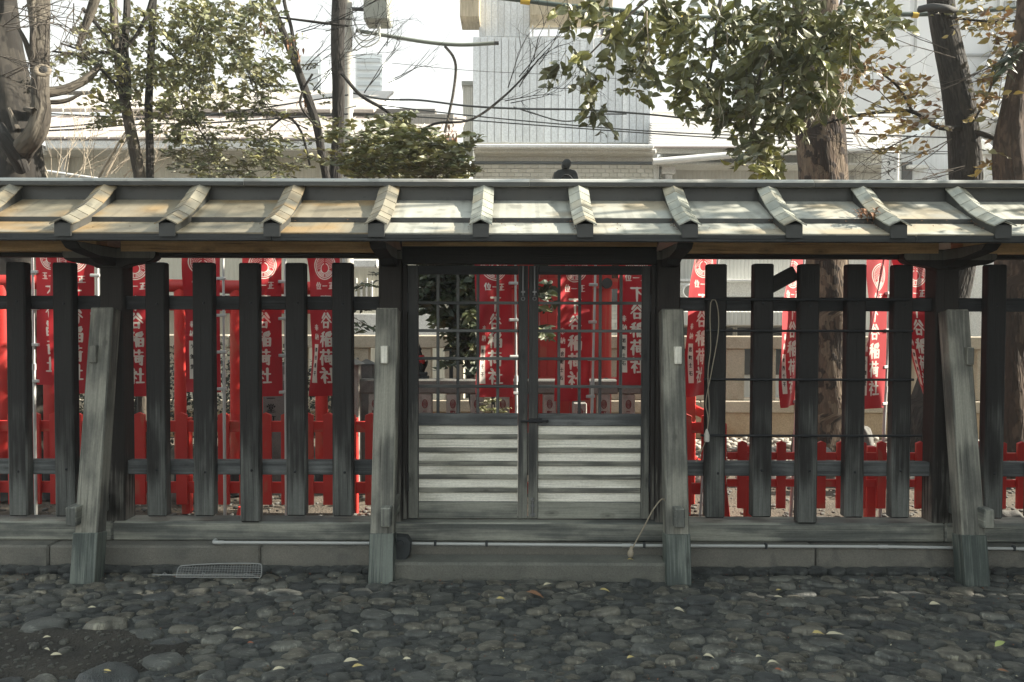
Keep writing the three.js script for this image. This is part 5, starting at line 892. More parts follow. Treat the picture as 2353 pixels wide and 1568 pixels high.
cable('upper of two parallel lines slanting below the slack loop', [[860, 240], [1045, 262], [1250, 282], [1500, 302], [1720, 312], [1960, 318]], -7.3, 0.010);
cable('lower of two parallel lines slanting below the slack loop', [[840, 262], [1045, 274], [1250, 289], [1500, 307], [1720, 320], [1960, 326]], -7.4, 0.010);
cable('hairline wire crossing the middle of the white ribbed panels', [[900, 145], [1080, 162], [1300, 173], [1500, 186], [1800, 198]], -7.5, 0.004);
cable('line running flat past the bent trunk at branch height', [[1900, 266], [2080, 270], [2240, 275], [2420, 277]], -7.0, 0.008);
cable('thicker line running flat past the bent trunk under the branch', [[1900, 302], [2060, 312], [2240, 317], [2420, 316]], -7.1, 0.012);
cable('faint line across the bluish house just above the roof ridge', [[1930, 352], [2080, 350], [2240, 347], [2420, 346]], -7.0, 0.006);
cable('single line above the pinkish roof from the big trunk outward', [[60, 258], [130, 262], [240, 268], [420, 276]], -7.0, 0.011);
cable('upper dark cable of the sagging pair over the pinkish roof', [[60, 296], [160, 290], [300, 276], [480, 264], [800, 218]], -7.0, 0.012);
cable('lower dark cable of the sagging pair over the pinkish roof', [[60, 302], [160, 298], [300, 287], [480, 282], [800, 262]], -7.1, 0.013);

// ---------------------------------------------------------------- trees: trunks, limbs, shoots with leaves set along them
const leafShape = (seg, fold, curl, wid) => { const g = leafGeo(1, wid, fold, curl, seg).toNonIndexed(); g.computeVertexNormals(); return g; };
const leafKinds = { broad: [0.3, 0.25, 0.15].map((c, i) => leafShape(4, 0.14 + i * 0.1, c, 0.60)), round: [0.2, 0.1].map((c, i) => leafShape(2, 0.2 + i * 0.1, c, 0.74)), slim: [0.25, 0.1].map((c, i) => leafShape(2, 0.3, c, 0.40)) };
class LeafBatch {
  constructor() { this.list = []; }
  add(shape, m, col) { this.list.push({ shape, m, col }); }
  build(list = this.list) {
    let n = 0; for (const l of list) n += l.shape.attributes.position.count;
    const P = new Float32Array(n * 3), N = new Float32Array(n * 3), C = new Float32Array(n * 3), v = V(0, 0, 0), nm = new THREE.Matrix3(); let o = 0;
    for (const l of list) {
      const p = l.shape.attributes.position, q = l.shape.attributes.normal; nm.getNormalMatrix(l.m);
      for (let i = 0; i < p.count; i++, o += 3) { v.fromBufferAttribute(p, i).applyMatrix4(l.m); P[o] = v.x; P[o + 1] = v.y; P[o + 2] = v.z; v.fromBufferAttribute(q, i).applyMatrix3(nm).normalize(); N[o] = v.x; N[o + 1] = v.y; N[o + 2] = v.z; C[o] = l.col[0]; C[o + 1] = l.col[1]; C[o + 2] = l.col[2]; }
    }
    const g = new THREE.BufferGeometry(); g.setAttribute('position', new THREE.BufferAttribute(P, 3)); g.setAttribute('normal', new THREE.BufferAttribute(N, 3)); g.setAttribute('color', new THREE.BufferAttribute(C, 3)); return g;
  }
}
function rod(list, pts, r0, r1) {                            // a thin three-sided twig
  for (let i = 0; i < pts.length - 1; i++) {
    const a = pts[i], b = pts[i + 1], d = b.clone().sub(a), L = d.length(); if (L < 1e-4) continue;
    const t0 = i / (pts.length - 1), t1 = (i + 1) / (pts.length - 1), g = new THREE.CylinderGeometry(lerp(r0, r1, t1), lerp(r0, r1, t0), L, 4, 1, true);
    g.applyQuaternion(new THREE.Quaternion().setFromUnitVectors(V(0, 1, 0), d.normalize())).translate((a.x + b.x) / 2, (a.y + b.y) / 2, (a.z + b.z) / 2); list.push(g);
  }
}
const palettes = {
  green: [[0.125, 0.134, 0.050], [0.155, 0.162, 0.062], [0.095, 0.108, 0.048], [0.22, 0.22, 0.068], [0.125, 0.132, 0.072]],
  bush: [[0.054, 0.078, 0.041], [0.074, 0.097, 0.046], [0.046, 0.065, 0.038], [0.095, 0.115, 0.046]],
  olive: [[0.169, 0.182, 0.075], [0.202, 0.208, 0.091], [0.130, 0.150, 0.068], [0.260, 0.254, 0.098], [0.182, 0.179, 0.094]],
  gold: [[0.38, 0.29, 0.08], [0.45, 0.36, 0.13], [0.30, 0.19, 0.06], [0.26, 0.24, 0.09], [0.24, 0.13, 0.05]],
};
const rare = { green: [0.20, 0.21, 0.05], olive: [0.22, 0.20, 0.06], bush: [0.14, 0.15, 0.05], gold: [0.5, 0.42, 0.2] };
function foliage(blobs, o) {
  const { z0, z1, len, kind = 'broad', pal = 'green', per = 9, droop = 0.5, shoot = 0.28, flatness = 0.5 } = o, B = new LeafBatch(), tw = [], m = new THREE.Matrix4(), q = new THREE.Quaternion(), X3 = V(1, 0, 0);
  for (const [px, py, rx, ry, n] of blobs) for (let s = 0; s < n; s++) {
    const a = rnd() * 6.283, r = Math.sqrt(rnd()), z = rr(z0, z1), c = at(px + Math.cos(a) * r * rx, py + Math.sin(a) * r * ry, z), yaw = rnd() * 6.283, dir = V(Math.cos(yaw), rr(-droop, 0.35), Math.sin(yaw) * 0.8).normalize(), L = shoot * rr(0.6, 1.25), pts = [];
    for (let i = 0; i <= 4; i++) { const t = i / 4; pts.push(c.clone().addScaledVector(dir, (t - 0.5) * L).add(V(0, -droop * L * 0.5 * t * t, 0))); }
    rod(tw, pts, 0.0035, 0.0015);
    const base = palettes[pal][Math.floor(rnd() * palettes[pal].length)], tone = rr(0.8, 1.2);
    for (let i = 0; i < per; i++) {
      const t = (i + 0.5) / per, f = t * 4, k = Math.min(3, Math.floor(f)), p = pts[k].clone().lerp(pts[k + 1], f - k), side = i % 2 ? 1 : -1, l = rr(len[0], len[1]) * (0.75 + 0.4 * Math.sin(t * 3));
      const d = dir.clone().multiplyScalar(0.75).add(V(-dir.z, rr(-0.3, 0.25) - droop * 0.55, dir.x).multiplyScalar(side * rr(0.5, 1.1))); d.y -= droop * rr(0, 0.7); d.normalize();
      q.setFromUnitVectors(X3, d); q.multiply(new THREE.Quaternion().setFromAxisAngle(X3, rr(-1, 1) * (1 - flatness) * 2.2)); m.compose(p, q, V(l, l, l));
      let col = rnd() < 0.05 ? rare[pal] : base; const w = tone * rr(0.75, 1.25); const K = leafKinds[kind]; B.add(K[Math.floor(rnd() * K.length)], m.clone(), [col[0] * w, col[1] * w, col[2] * w]);
    }
  }
  return { B, tw };
}
const area = (l) => { const p = V(0, 0, 0).applyMatrix4(l.m), s = l.m.getMaxScaleOnAxis(), d = p.distanceTo(camera.position), n = p.clone().project(camera); return Math.abs(n.x) < 1 && n.y < 1 && n.y > 0.44 ? s / d : 0; };
const tmpC = new THREE.Color();
function crown(t, f, individual = 0, name = 'crown') {
  let list = f.B.list;
  if (individual) {
    list = [...list].sort((a, b) => area(b) - area(a)); const mats = new Map();
    for (const l of list.slice(0, individual)) {
      const k = l.col.map((c) => Math.round(Math.log(c + 0.01) * 5)).join(); if (!mats.has(k)) { const lm = new THREE.MeshPhysicalMaterial({ color: tmpC.setRGB(...l.col).clone(), roughness: 0.5, transmission: 0.32, thickness: 0, side: THREE.DoubleSide }); mats.set(k, lm); }
      const g = mesh('leaf', l.shape, mats.get(k), t); l.m.decompose(g.position, g.quaternion, g.scale);
    }
    list = list.slice(individual);
  }
  const c = stuff(mesh(name, f.B.build(list), M.leaf, t)); if (f.tw.length) stuff(mesh('twigs', merge(f.tw), M.twig, t)); return c;
}
const P = (l, z) => l.map(([x, y, dz = 0]) => at(x, y, z + dz));
const pxr = (w, z) => w / 2 / FOCAL * (5.27 - z);            // radius of a limb w picture units wide on plane z
function branchlets(t, from, z, n, len, name = 'twigs', m = M.twig, spread = 1) {   // bare forking twigs sprouting from picture points
  const l = []; for (let i = 0; i < n; i++) { const [px, py, dx, dy] = from[i % from.length], a = at(px + rr(-14, 14), py + rr(-14, 14), z + rr(-0.3, 0.3)), d = V(dx, dy, rr(-0.4, 0.4)).normalize();
    const walk = (p, dir, L, r, depth) => { const pts = [p]; let q = p; for (let k = 0; k < 4; k++) { dir = dir.clone().add(V(rr(-0.35, 0.35), rr(-0.3, 0.3), rr(-0.3, 0.3)).multiplyScalar(spread)).normalize(); q = q.clone().addScaledVector(dir, L / 4); pts.push(q); if (depth && rnd() < 0.75) walk(q, dir.clone().add(V(rr(-0.9, 0.9), rr(-0.6, 0.7), rr(-0.5, 0.5))).normalize(), L * rr(0.4, 0.65), r * 0.55, depth - 1); } rod(l, pts, r, r * 0.4); };
    walk(a, d, len * rr(0.6, 1.2), 0.006, 2); }
  return stuff(mesh(name, merge(l), m, t));
}
function limbUp(pts, radii, seg, rad, rough) {              // trunks that leave the picture go on growing above it
  const a = pts[pts.length - 2], b = pts[pts.length - 1], g = limb(pts, radii, seg, rad, rough);
  if (b.clone().project(camera).y < 1) return g;
  const d = b.clone().sub(a).normalize().lerp(V(0, 1, 0), 0.3).normalize(), r = radii[radii.length - 1];
  return merge([g, limb([b.clone().addScaledVector(d, -0.05), b.clone().addScaledVector(d, 1), b.clone().addScaledVector(d, 2).add(V(0.12, 0, 0.05)), b.clone().addScaledVector(d, 3.2)], [r, r * 0.75, r * 0.45, r * 0.1], 16, rad, rough)]);
}
{ // huge old trunk with a swan-necked limb
  const z = -2.3, t = thing('old_tree', 'huge old tree with a pale swan necked limb and a ringed knot hole', 'tree', null, [0, 0, 0]);
  mesh('trunk', limbUp(P([[40, 1120], [46, 900], [48, 620], [46, 420], [36, 300], [24, 200], [4, 100], [-8, 0], [-16, -80]], z), [pxr(150, z), pxr(128, z), pxr(120, z), pxr(116, z), pxr(110, z), pxr(94, z), pxr(84, z), pxr(78, z), pxr(74, z)], 50, 22, 0.07), M.barkShaded, t);
  mesh('limb', limbUp(P([[40, 372, 0.1], [56, 336, 0.35], [82, 304, 0.42], [94, 262, 0.4], [92, 210, 0.38], [94, 150, 0.34], [92, 80, 0.3], [86, -60, 0.2]], z), [pxr(46, z), pxr(44, z), pxr(40, z), pxr(36, z), pxr(35, z), pxr(38, z), pxr(46, z), pxr(46, z)], 44, 14, 0.05), M.barkGrey, t);
  mesh('limb', limbUp(P([[-6, 290, 0.3], [12, 326, 0.4], [34, 356, 0.36], [52, 392, 0.25]], z), [pxr(26, z), pxr(30, z), pxr(34, z), pxr(30, z)], 16, 12), M.barkDark, t);
  mesh('limb', limbUp(P([[88, 170, 0.35], [70, 130, 0.4], [58, 96, 0.42], [40, 60, 0.4]], z), [pxr(16, z), pxr(13, z), pxr(10, z), pxr(6, z)], 16, 10), M.barkGrey, t);
  mesh('limb', limbUp(P([[76, 168, 0.36], [74, 100, 0.42], [76, 40, 0.4], [70, -60, 0.4]], z), [pxr(12, z), pxr(12, z), pxr(12, z), pxr(12, z)], 16, 10), M.barkGrey, t);
  const k = at(97, 162, z + 0.56); mesh('knot_hole', new THREE.TorusGeometry(0.05, 0.022, 10, 22).scale(1, 0.85, 0.5).rotateY(0.25).rotateX(-0.2).translate(k.x, k.y, k.z), flat(0.24, 0.205, 0.155, { roughness: 0.95 }), t); mesh('knot_hollow', new THREE.SphereGeometry(0.047, 14, 10).scale(1, 1, 0.4).translate(k.x, k.y, k.z - 0.006), M.dark, t);
  for (const [a, b] of [[[20, 250], [40, 300]], [[56, 250], [78, 256]]]) mesh('stub', limb(P([[...a, 0.45], [...b, 0.5]], z), [pxr(9, z), pxr(15, z)], 6, 8), M.barkGrey, t);
  mesh('bough', limb(P([[100, 214, 0.2], [150, 205, 0.1], [200, 180, 0], [228, 150, -0.1]], z), [pxr(24, z), pxr(20, z), pxr(18, z), pxr(12, z)], 14, 10), M.barkGrey, t);
  mesh('bough', limb(P([[100, 236, 0.2], [150, 232, 0.15], [190, 214, 0.1]], z), [pxr(12, z), pxr(10, z), pxr(5, z)], 10, 8), M.barkGrey, t);
  mesh('bough', limb(P([[178, 110, -0.3], [196, 60, -0.3], [214, 10, -0.3], [230, -40, -0.3]], z), [pxr(10, z), pxr(17, z), pxr(22, z), pxr(24, z)], 12, 10), M.barkGrey, t);
  branchlets(t, [[10, 60, 1, 0.2], [0, 120, 1, -0.1], [30, 30, 0.8, -0.2], [5, 175, 0.9, 0.3], [60, 20, 0.6, 0.1], [120, 40, 0.5, -0.4], [180, 20, -0.3, -0.5]], z + 0.5, 22, 0.55);
}
{ // twin slim leafy trees and their loose crown
  const z = -2.9, t = thing('slim_leafy_tree', 'forked slim tree with a split trunk and a loose crown of small round leaves', 'tree');
  mesh('trunk', limbUp(P([[330, 1060], [330, 700], [322, 412], [312, 360], [296, 280], [283, 215], [274, 150], [263, 70], [258, -60]], z), [pxr(34, z), pxr(30, z), pxr(26, z), pxr(26, z), pxr(27, z), pxr(27, z), pxr(22, z), pxr(18, z), pxr(16, z)], 44, 12), M.barkGrey, t);
  mesh('limb', limbUp(P([[290, 230, 0.05], [287, 170, 0.1], [283, 110, 0.1], [290, 40, 0.1], [292, -60, 0.1]], z), [pxr(24, z), pxr(24, z), pxr(18, z), pxr(15, z), pxr(13, z)], 22, 10), M.barkDark, t);
  mesh('split', bx(0, 0.05, 0, 0.42, 0, 0.02, 0.006, 1).rotateZ(0.14).translate(at(288, 218, z).x, at(288, 218, z).y, z + 0.13), flat(0.035, 0.026, 0.02), t);
  for (const l of [[[120, 118], [180, 128], [230, 158], [262, 190], [284, 222]], [[140, 100], [200, 118], [260, 118], [300, 96], [330, 50], [350, -10]], [[282, 180], [260, 110], [225, 60], [190, 20]]]) mesh('branch', limb(P(l.map(([x, y]) => [x, y, 0.15]), z), [pxr(4, z), pxr(7, z), pxr(8, z), pxr(9, z)], 20, 7), M.barkDark, t);
  mesh('second_trunk', limbUp(P([[372, 1060], [362, 700], [344, 410], [344, 330], [342, 240], [345, 160], [348, 80], [356, -60]], z - 0.1), [pxr(28, z), pxr(22, z), pxr(17, z), pxr(17, z), pxr(17, z), pxr(18, z), pxr(16, z), pxr(14, z)], 40, 10), M.barkDark, t);
  const f = foliage([[300, 50, 90, 60, 29], [420, 50, 95, 60, 55], [520, 40, 85, 55, 51], [600, 30, 60, 60, 23], [240, 90, 70, 60, 21], [180, 150, 60, 60, 12], [250, 240, 45, 60, 20], [300, 150, 60, 70, 23], [420, 140, 80, 60, 40], [500, 130, 90, 60, 43], [450, 210, 90, 60, 35], [560, 200, 80, 60, 27], [400, 270, 60, 60, 29], [330, 230, 45, 80, 16], [650, 100, 40, 60, 9]], { z0: -3.7, z1: -2.3, len: [0.058, 0.088], kind: 'round', pal: 'olive', per: 9, droop: 0.6, shoot: 0.30, flatness: 0.15 });
  crown(t, f, 120);
  branchlets(t, [[420, 240, 0.3, -1], [460, 60, -0.4, -1], [560, 120, 0.5, -1], [380, 100, 0.6, -0.6], [640, 240, -1, 0.2]], z, 14, 0.7, 'bare_twigs', M.barkDark, 0.6);
}
{ // leaning dark tree with broken dead leaves
  const z = -3.4, t = thing('leaning_tree', 'dark forked tree leaning across the gap beside the utility pole', 'tree');
  mesh('trunk', limbUp(P([[790, 1040], [770, 640], [752, 420], [740, 360], [728, 290], [700, 205], [672, 130], [644, 60], [612, -20]], z), [pxr(30, z), pxr(24, z), pxr(20, z), pxr(20, z), pxr(20, z), pxr(18, z), pxr(20, z), pxr(17, z), pxr(14, z)], 40, 10), M.barkDark, t);
  mesh('limb', limbUp(P([[690, 165, 0.05], [676, 110, 0.1], [668, 60, 0.1], [654, 10, 0.1], [650, -40, 0.1]], z), [pxr(10, z), pxr(9, z), pxr(8, z), pxr(8, z), pxr(7, z)], 16, 8), M.barkDark, t);
  for (const l of [[[612, 300], [660, 268], [690, 300], [712, 380]], [[640, 40], [720, 50], [800, 60]], [[724, 290], [690, 240], [700, 200], [718, 170]]]) mesh('branch', limb(P(l.map(([x, y]) => [x, y, 0.1]), z), [pxr(4, z), pxr(6, z), pxr(5, z)], 16, 6), M.barkDark, t);
  const f = foliage([[660, 150, 60, 60, 9], [640, 190, 50, 40, 14], [600, 170, 50, 40, 12], [720, 250, 60, 60, 8], [580, 250, 50, 40, 14], [560, 330, 90, 50, 45], [450, 330, 70, 60, 46], [660, 350, 70, 50, 30], [450, 385, 70, 30, 24], [600, 385, 90, 30, 30]], { z0: -3.9, z1: -2.8, len: [0.07, 0.11], kind: 'slim', pal: 'olive', per: 8, droop: 0.35, shoot: 0.26 });
  crown(t, f, 100);
  const dead = []; for (const [px, py] of [[672, 100], [690, 118], [668, 88], [628, 75], [600, 50], [1034, 300], [1040, 320], [700, 230]]) for (let i = 0; i < 7; i++) { const p = at(px + rr(-9, 9), py + rr(-18, 18), z + rr(-0.1, 0.1)), g = leafGeo(rr(0.06, 0.12), 0.03, 0.6, 0.5, 3); g.rotateZ(-1.3 + rr(-0.4, 0.4)).rotateY(rnd() * 6).translate(p.x, p.y, p.z); dead.push(g); }
  stuff(mesh('dead_leaves', merge(dead), dry.brown, t));
  branchlets(t, [[700, 150, 0.6, 0.6], [720, 200, 0.8, 0.7], [660, 200, -0.6, 0.6], [740, 60, 1, 0.3], [690, 60, 0.8, 0.2], [720, 300, -1, 0.4]], z, 16, 0.8, 'bare_twigs', M.barkDark, 0.6);
}
{ // dark trunk beside the pole
  const z = -3.7, t = thing('straight_tree', 'straight dark trunk standing against the utility pole with a thin bare bough', 'tree');
  mesh('trunk', limbUp(P([[778, 1040], [774, 640], [770, 400], [776, 320], [778, 200], [776, 100], [782, -60]], z), [pxr(34, z), pxr(30, z), pxr(28, z), pxr(28, z), pxr(27, z), pxr(31, z), pxr(32, z)], 36, 12, 0.05), M.barkDark, t);
  mesh('branch', limb(P([[786, 170, 0.1], [830, 220, 0.3], [880, 250, 0.4], [940, 290, 0.4], [968, 300, 0.4]], z), [pxr(9, z), pxr(8, z), pxr(7, z), pxr(5, z)], 20, 7), M.barkDark, t);
  mesh('branch', limb(P([[968, 300, 0.4], [1000, 284, 0.4], [1080, 276, 0.3], [1160, 220, 0.2], [1262, 110, 0.1]], z), [pxr(6, z), pxr(5, z), pxr(6, z), pxr(4, z), pxr(2, z)], 24, 6), M.barkDark, t);
  branchlets(t, [[1200, 180, 0.6, 0.9], [1180, 200, 0.3, 1], [1230, 150, 0.4, 1], [1160, 225, 0.8, 0.2], [880, 120, 0.4, 0.8], [900, 180, 0.8, 0.4], [850, 200, 0.6, 0.7], [820, 120, 0.8, 0.6], [1120, 250, 0.9, 0.4], [1250, 200, 0.9, 0.1]], z + 0.3, 18, 0.6, 'bare_twigs', M.barkDark, 0.7);
}
{ // glossy evergreen bush that spans from above the roof to behind the gate
  const z = -2.5, t = thing('evergreen_bush', 'dense glossy evergreen bush rising behind the gate lattice and above the roof', 'bush');
  mesh('stem', limb(P([[1100, 985], [1086, 900], [1078, 800], [1040, 640], [1000, 420], [960, 300]], z), [0.055, 0.05, 0.045, 0.04, 0.03, 0.02], 24, 10), M.barkGrey, t);
  mesh('stem', limb(P([[1096, 960, 0.1], [1060, 760, 0.1], [980, 560, 0.1], [880, 380, 0.1]], z), [0.04, 0.035, 0.03, 0.02], 20, 8), M.barkGrey, t);
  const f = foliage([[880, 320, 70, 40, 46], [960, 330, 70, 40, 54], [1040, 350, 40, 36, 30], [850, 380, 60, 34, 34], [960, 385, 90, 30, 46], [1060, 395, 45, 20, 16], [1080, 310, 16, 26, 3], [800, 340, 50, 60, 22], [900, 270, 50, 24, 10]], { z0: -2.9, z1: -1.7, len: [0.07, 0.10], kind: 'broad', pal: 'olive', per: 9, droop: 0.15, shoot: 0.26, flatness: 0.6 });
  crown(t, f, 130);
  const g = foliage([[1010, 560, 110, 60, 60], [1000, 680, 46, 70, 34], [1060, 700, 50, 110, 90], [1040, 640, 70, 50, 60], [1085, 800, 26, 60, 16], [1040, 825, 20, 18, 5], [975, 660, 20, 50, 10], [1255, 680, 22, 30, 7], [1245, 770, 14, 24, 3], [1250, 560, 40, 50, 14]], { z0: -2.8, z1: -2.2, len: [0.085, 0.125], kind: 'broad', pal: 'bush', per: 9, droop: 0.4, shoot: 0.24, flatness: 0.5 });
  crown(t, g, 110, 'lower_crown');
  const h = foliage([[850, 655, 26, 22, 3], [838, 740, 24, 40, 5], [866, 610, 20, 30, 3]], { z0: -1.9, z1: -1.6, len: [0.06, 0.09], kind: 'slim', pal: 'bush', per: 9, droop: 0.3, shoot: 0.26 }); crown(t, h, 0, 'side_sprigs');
  const s = thing('sunlit_plant', 'small bright green sunlit plant at the foot of the evergreen bush', 'plant'), e = foliage([[1132, 938, 26, 22, 16]], { z0: -2.0, z1: -1.8, len: [0.035, 0.055], kind: 'broad', pal: 'olive', per: 8, droop: 0.1, shoot: 0.12 });
  crown(s, e, 0, 'leaves'); mesh('stem', tube([at(1132, 1010, -1.9), at(1132, 930, -1.9)], 0.008, 3, 6), M.twig, s);
}
{ // pale bare shrub
  const z = -4.6, t = thing('bare_shrub', 'pale bare shrub of dead twigs before the ribbed grey wall', 'shrub'); mesh('stem', tube([at(180, 640, z), at(180, 408, z)], 0.02, 3, 6), M.deadTwig, t);
  branchlets(t, [[140, 404, 0.2, 1], [170, 404, 0.5, 1], [200, 404, 0.1, 1], [230, 404, 0.7, 0.8], [290, 404, 0.8, 0.7], [260, 400, 0.6, 0.9], [120, 400, -0.2, 1], [330, 400, 0.5, 0.6]], z, 30, 0.75, 'twigs', M.deadTwig, 0.7);
  for (const l of [[[240, 406], [275, 340], [300, 290]], [[225, 408], [250, 365], [290, 300]]]) mesh('branch', limb(P(l, z), [0.02, 0.016, 0.01], 10, 6), M.deadTwig, t);
  const w = thing('white_pole', 'thin white pole lying slantwise before the ribbed grey wall', 'pole'); mesh('shaft', tube([at(108, 394, -4.9), at(246, 414, -4.9)], 0.018, 2, 8), M.trimWhite, w);
}
{ // mottled trunk and its overhanging leafy boughs
  const z = -4.3, t = thing('mottled_tree', 'stout tree with mottled flaking bark and large leaved boughs hanging over the fence', 'tree');
  mesh('trunk', limbUp(P([[1894, 1050], [1900, 960], [1896, 700], [1890, 420], [1884, 300], [1880, 160], [1876, 20], [1872, -260]], z), [pxr(150, z), pxr(118, z), pxr(108, z), pxr(106, z), pxr(108, z), pxr(104, z), pxr(96, z), pxr(84, z)], 60, 24, 0.035), M.barkMottle, t);
  const zb = -1.2; const Q = (l) => l.map(([x, y, zz]) => at(x, y, zz));
  for (const [l, r] of [[[[1872, -220, -4.3], [1800, -240, -3.0], [1700, -160, -1.8], [1560, -60, -1.2], [1440, 40, -1.1], [1350, 130, -1.0]], [0.10, 0.08, 0.055, 0.03, 0.015, 0.006]], [[[1876, -100, -4.3], [1860, -160, -3.0], [1800, -60, -1.7], [1790, 60, -1.3], [1800, 190, -1.3], [1790, 330, -1.3]], [0.10, 0.08, 0.05, 0.025, 0.014, 0.006]], [[[1878, -160, -4.3], [1930, -180, -3.0], [1950, -60, -1.9], [1920, 60, -1.7], [1910, 180, -1.6], [1930, 290, -1.6]], [0.09, 0.07, 0.04, 0.022, 0.012, 0.006]], [[[1700, -160, -1.8], [1660, -20, -1.5], [1640, 120, -1.4], [1620, 230, -1.3]], [0.04, 0.022, 0.012, 0.006]], [[[1800, 40, -1.3], [1740, 200, -1.2], [1730, 330, -1.2]], [0.02, 0.012, 0.006]]]) mesh('bough', limb(Q(l), r, 40, 9), M.barkGrey, t);
  const f = foliage([[1330, 10, 70, 22, 6], [1420, 20, 80, 40, 12], [1510, 50, 70, 60, 17], [1600, 60, 80, 70, 27], [1700, 60, 80, 70, 35], [1800, 60, 80, 70, 38], [1890, 50, 70, 70, 32], [1980, 40, 70, 46, 21], [1300, 135, 46, 30, 5], [1350, 200, 44, 60, 7], [1440, 120, 44, 60, 8], [1480, 190, 40, 60, 6], [1400, 255, 30, 24, 3], [1560, 190, 40, 60, 9], [1640, 170, 60, 60, 18], [1740, 170, 70, 70, 29], [1840, 160, 66, 66, 27], [1660, 262, 46, 26, 8], [1750, 250, 66, 46, 20], [1815, 255, 36, 40, 9], [1890, 225, 44, 34, 9], [1790, 270, 30, 46, 9], [1748, 330, 44, 34, 11], [1726, 352, 30, 16, 5], [1775, 384, 32, 20, 8], [1920, 150, 50, 60, 12], [1890, 215, 40, 26, 5], [2040, 30, 36, 30, 6]], { z0: -2.2, z1: -0.75, len: [0.085, 0.122], kind: 'broad', pal: 'green', per: 9, droop: 0.95, shoot: 0.27, flatness: 0.35 });
  crown(t, f, 300);
  branchlets(t, [[1960, 60, 0.1, -1], [1900, 120, -0.1, -1], [1930, 200, 0.2, -1], [1800, 60, 0.1, -1], [1870, 200, -0.2, -1], [1660, 60, 0.1, -1], [1480, 30, -0.1, -1]], -1.0, 7, 0.5, 'pale_twigs', M.deadTwig, 0.5);
  const y = foliage([[1980, 100, 70, 60, 12], [1960, 190, 60, 60, 8], [1905, 215, 40, 40, 5]], { z0: -2.2, z1: -1.4, len: [0.06, 0.10], kind: 'broad', pal: 'gold', per: 4, droop: 0.7, shoot: 0.26, flatness: 0.3 }); crown(t, y, 0, 'yellow_leaves');
}
{ // bent dark trunk with golden leaves
  const z = -3.2, t = thing('bent_golden_tree', 'bent dark trunk with sparse golden autumn leaves on bare boughs', 'tree');
  mesh('trunk', limbUp(P([[2098, 1080], [2108, 1000], [2150, 860], [2190, 700], [2216, 560], [2220, 420], [2215, 300], [2200, 200], [2180, 110], [2164, 20], [2150, -120]], z), [pxr(84, z), pxr(70, z), pxr(64, z), pxr(60, z), pxr(60, z), pxr(66, z), pxr(68, z), pxr(66, z), pxr(60, z), pxr(56, z), pxr(50, z)], 60, 14, 0.05), M.barkDark, t);
  mesh('bough', limb(P([[2206, 296, 0.1], [2150, 290, 0.2], [2100, 258, 0.2], [2020, 258, 0.1], [1940, 272, 0], [1870, 292, -0.1]], z), [pxr(13, z), pxr(11, z), pxr(9, z), pxr(8, z), pxr(6, z), pxr(4, z)], 30, 8), M.barkDark, t);
  mesh('bough', limb(P([[2100, 262, 0.2], [2064, 200, 0.2], [2010, 160, 0.2], [1980, 150, 0.2]], z), [pxr(7, z), pxr(5, z), pxr(4, z)], 16, 6), M.barkDark, t);
  mesh('bough', limb(P([[2228, 300, 0.1], [2270, 312, 0.2], [2310, 330, 0.2]], z), [pxr(14, z), pxr(11, z), pxr(8, z)], 12, 8), M.barkDark, t);
  mesh('bough', limb(P([[2180, 40, 0.2], [2260, 48, 0.3], [2330, 48, 0.3], [2400, 10, 0.3]], z), [pxr(6, z), pxr(5, z), pxr(4, z)], 16, 6), M.barkDark, t);
  mesh('bough', limb(P([[2230, 290, 0.2], [2270, 220, 0.3], [2290, 160, 0.3], [2340, 60, 0.3]], z), [pxr(6, z), pxr(5, z), pxr(3, z)], 16, 6), M.barkDark, t);
  mesh('collar_band', limb(P([[2112, 22, 0.2], [2140, 17, 0.3], [2170, 20, 0.35], [2196, 24, 0.25]], z), [pxr(15, z), pxr(17, z), pxr(17, z), pxr(12, z)], 12, 10), M.dark, t);
  const f = foliage([[2040, 180, 70, 60, 15], [2080, 260, 60, 50, 12], [2020, 270, 60, 60, 9], [2100, 190, 40, 30, 9], [2140, 270, 30, 40, 6], [2250, 30, 60, 40, 16], [2320, 60, 40, 50, 18], [2280, 200, 40, 50, 13], [2300, 150, 40, 50, 12], [2260, 260, 40, 50, 10], [2070, 330, 60, 30, 7], [2320, 360, 30, 40, 5], [2180, 30, 30, 30, 4], [2280, 330, 40, 60, 6]], { z0: -3.4, z1: -2.4, len: [0.06, 0.11], kind: 'broad', pal: 'gold', per: 5, droop: 0.5, shoot: 0.28, flatness: 0.3 });
  crown(t, f, 150, 'crown');
  branchlets(t, [[2200, 330, -0.9, -0.5], [2150, 350, -1, -0.4], [2190, 120, -1, 0.3], [2210, 200, 1, 0.4], [2100, 300, -1, -0.5], [2050, 250, -0.7, 0.4], [2230, 380, -1, -0.3], [2180, 400, -1, -0.2], [2330, 120, -1, -0.6], [2060, 360, -0.9, 0.4], [2290, 250, 0.5, 1]], z + 0.3, 22, 0.8, 'bare_twigs', M.twig, 0.45);
}
{
  const z = -2.6, t = thing('brown_tree', 'reddish brown trunk at the very end of the view with a dark leafed bough', 'tree');
  mesh('trunk', limbUp(P([[2318, 1090], [2322, 900], [2326, 600], [2326, 420], [2322, 340], [2336, 230], [2352, 140], [2372, -60]], z), [pxr(110, z), pxr(90, z), pxr(80, z), pxr(72, z), pxr(70, z), pxr(62, z), pxr(56, z), pxr(50, z)], 40, 16, 0.09), M.barkBrown, t);
  const f = foliage([[2322, 110, 26, 20, 4], [2300, 150, 20, 20, 2]], { z0: -2.4, z1: -2.1, len: [0.13, 0.19], kind: 'slim', pal: 'bush', per: 7, droop: 0.8, shoot: 0.2 }); crown(t, f, 0);
}

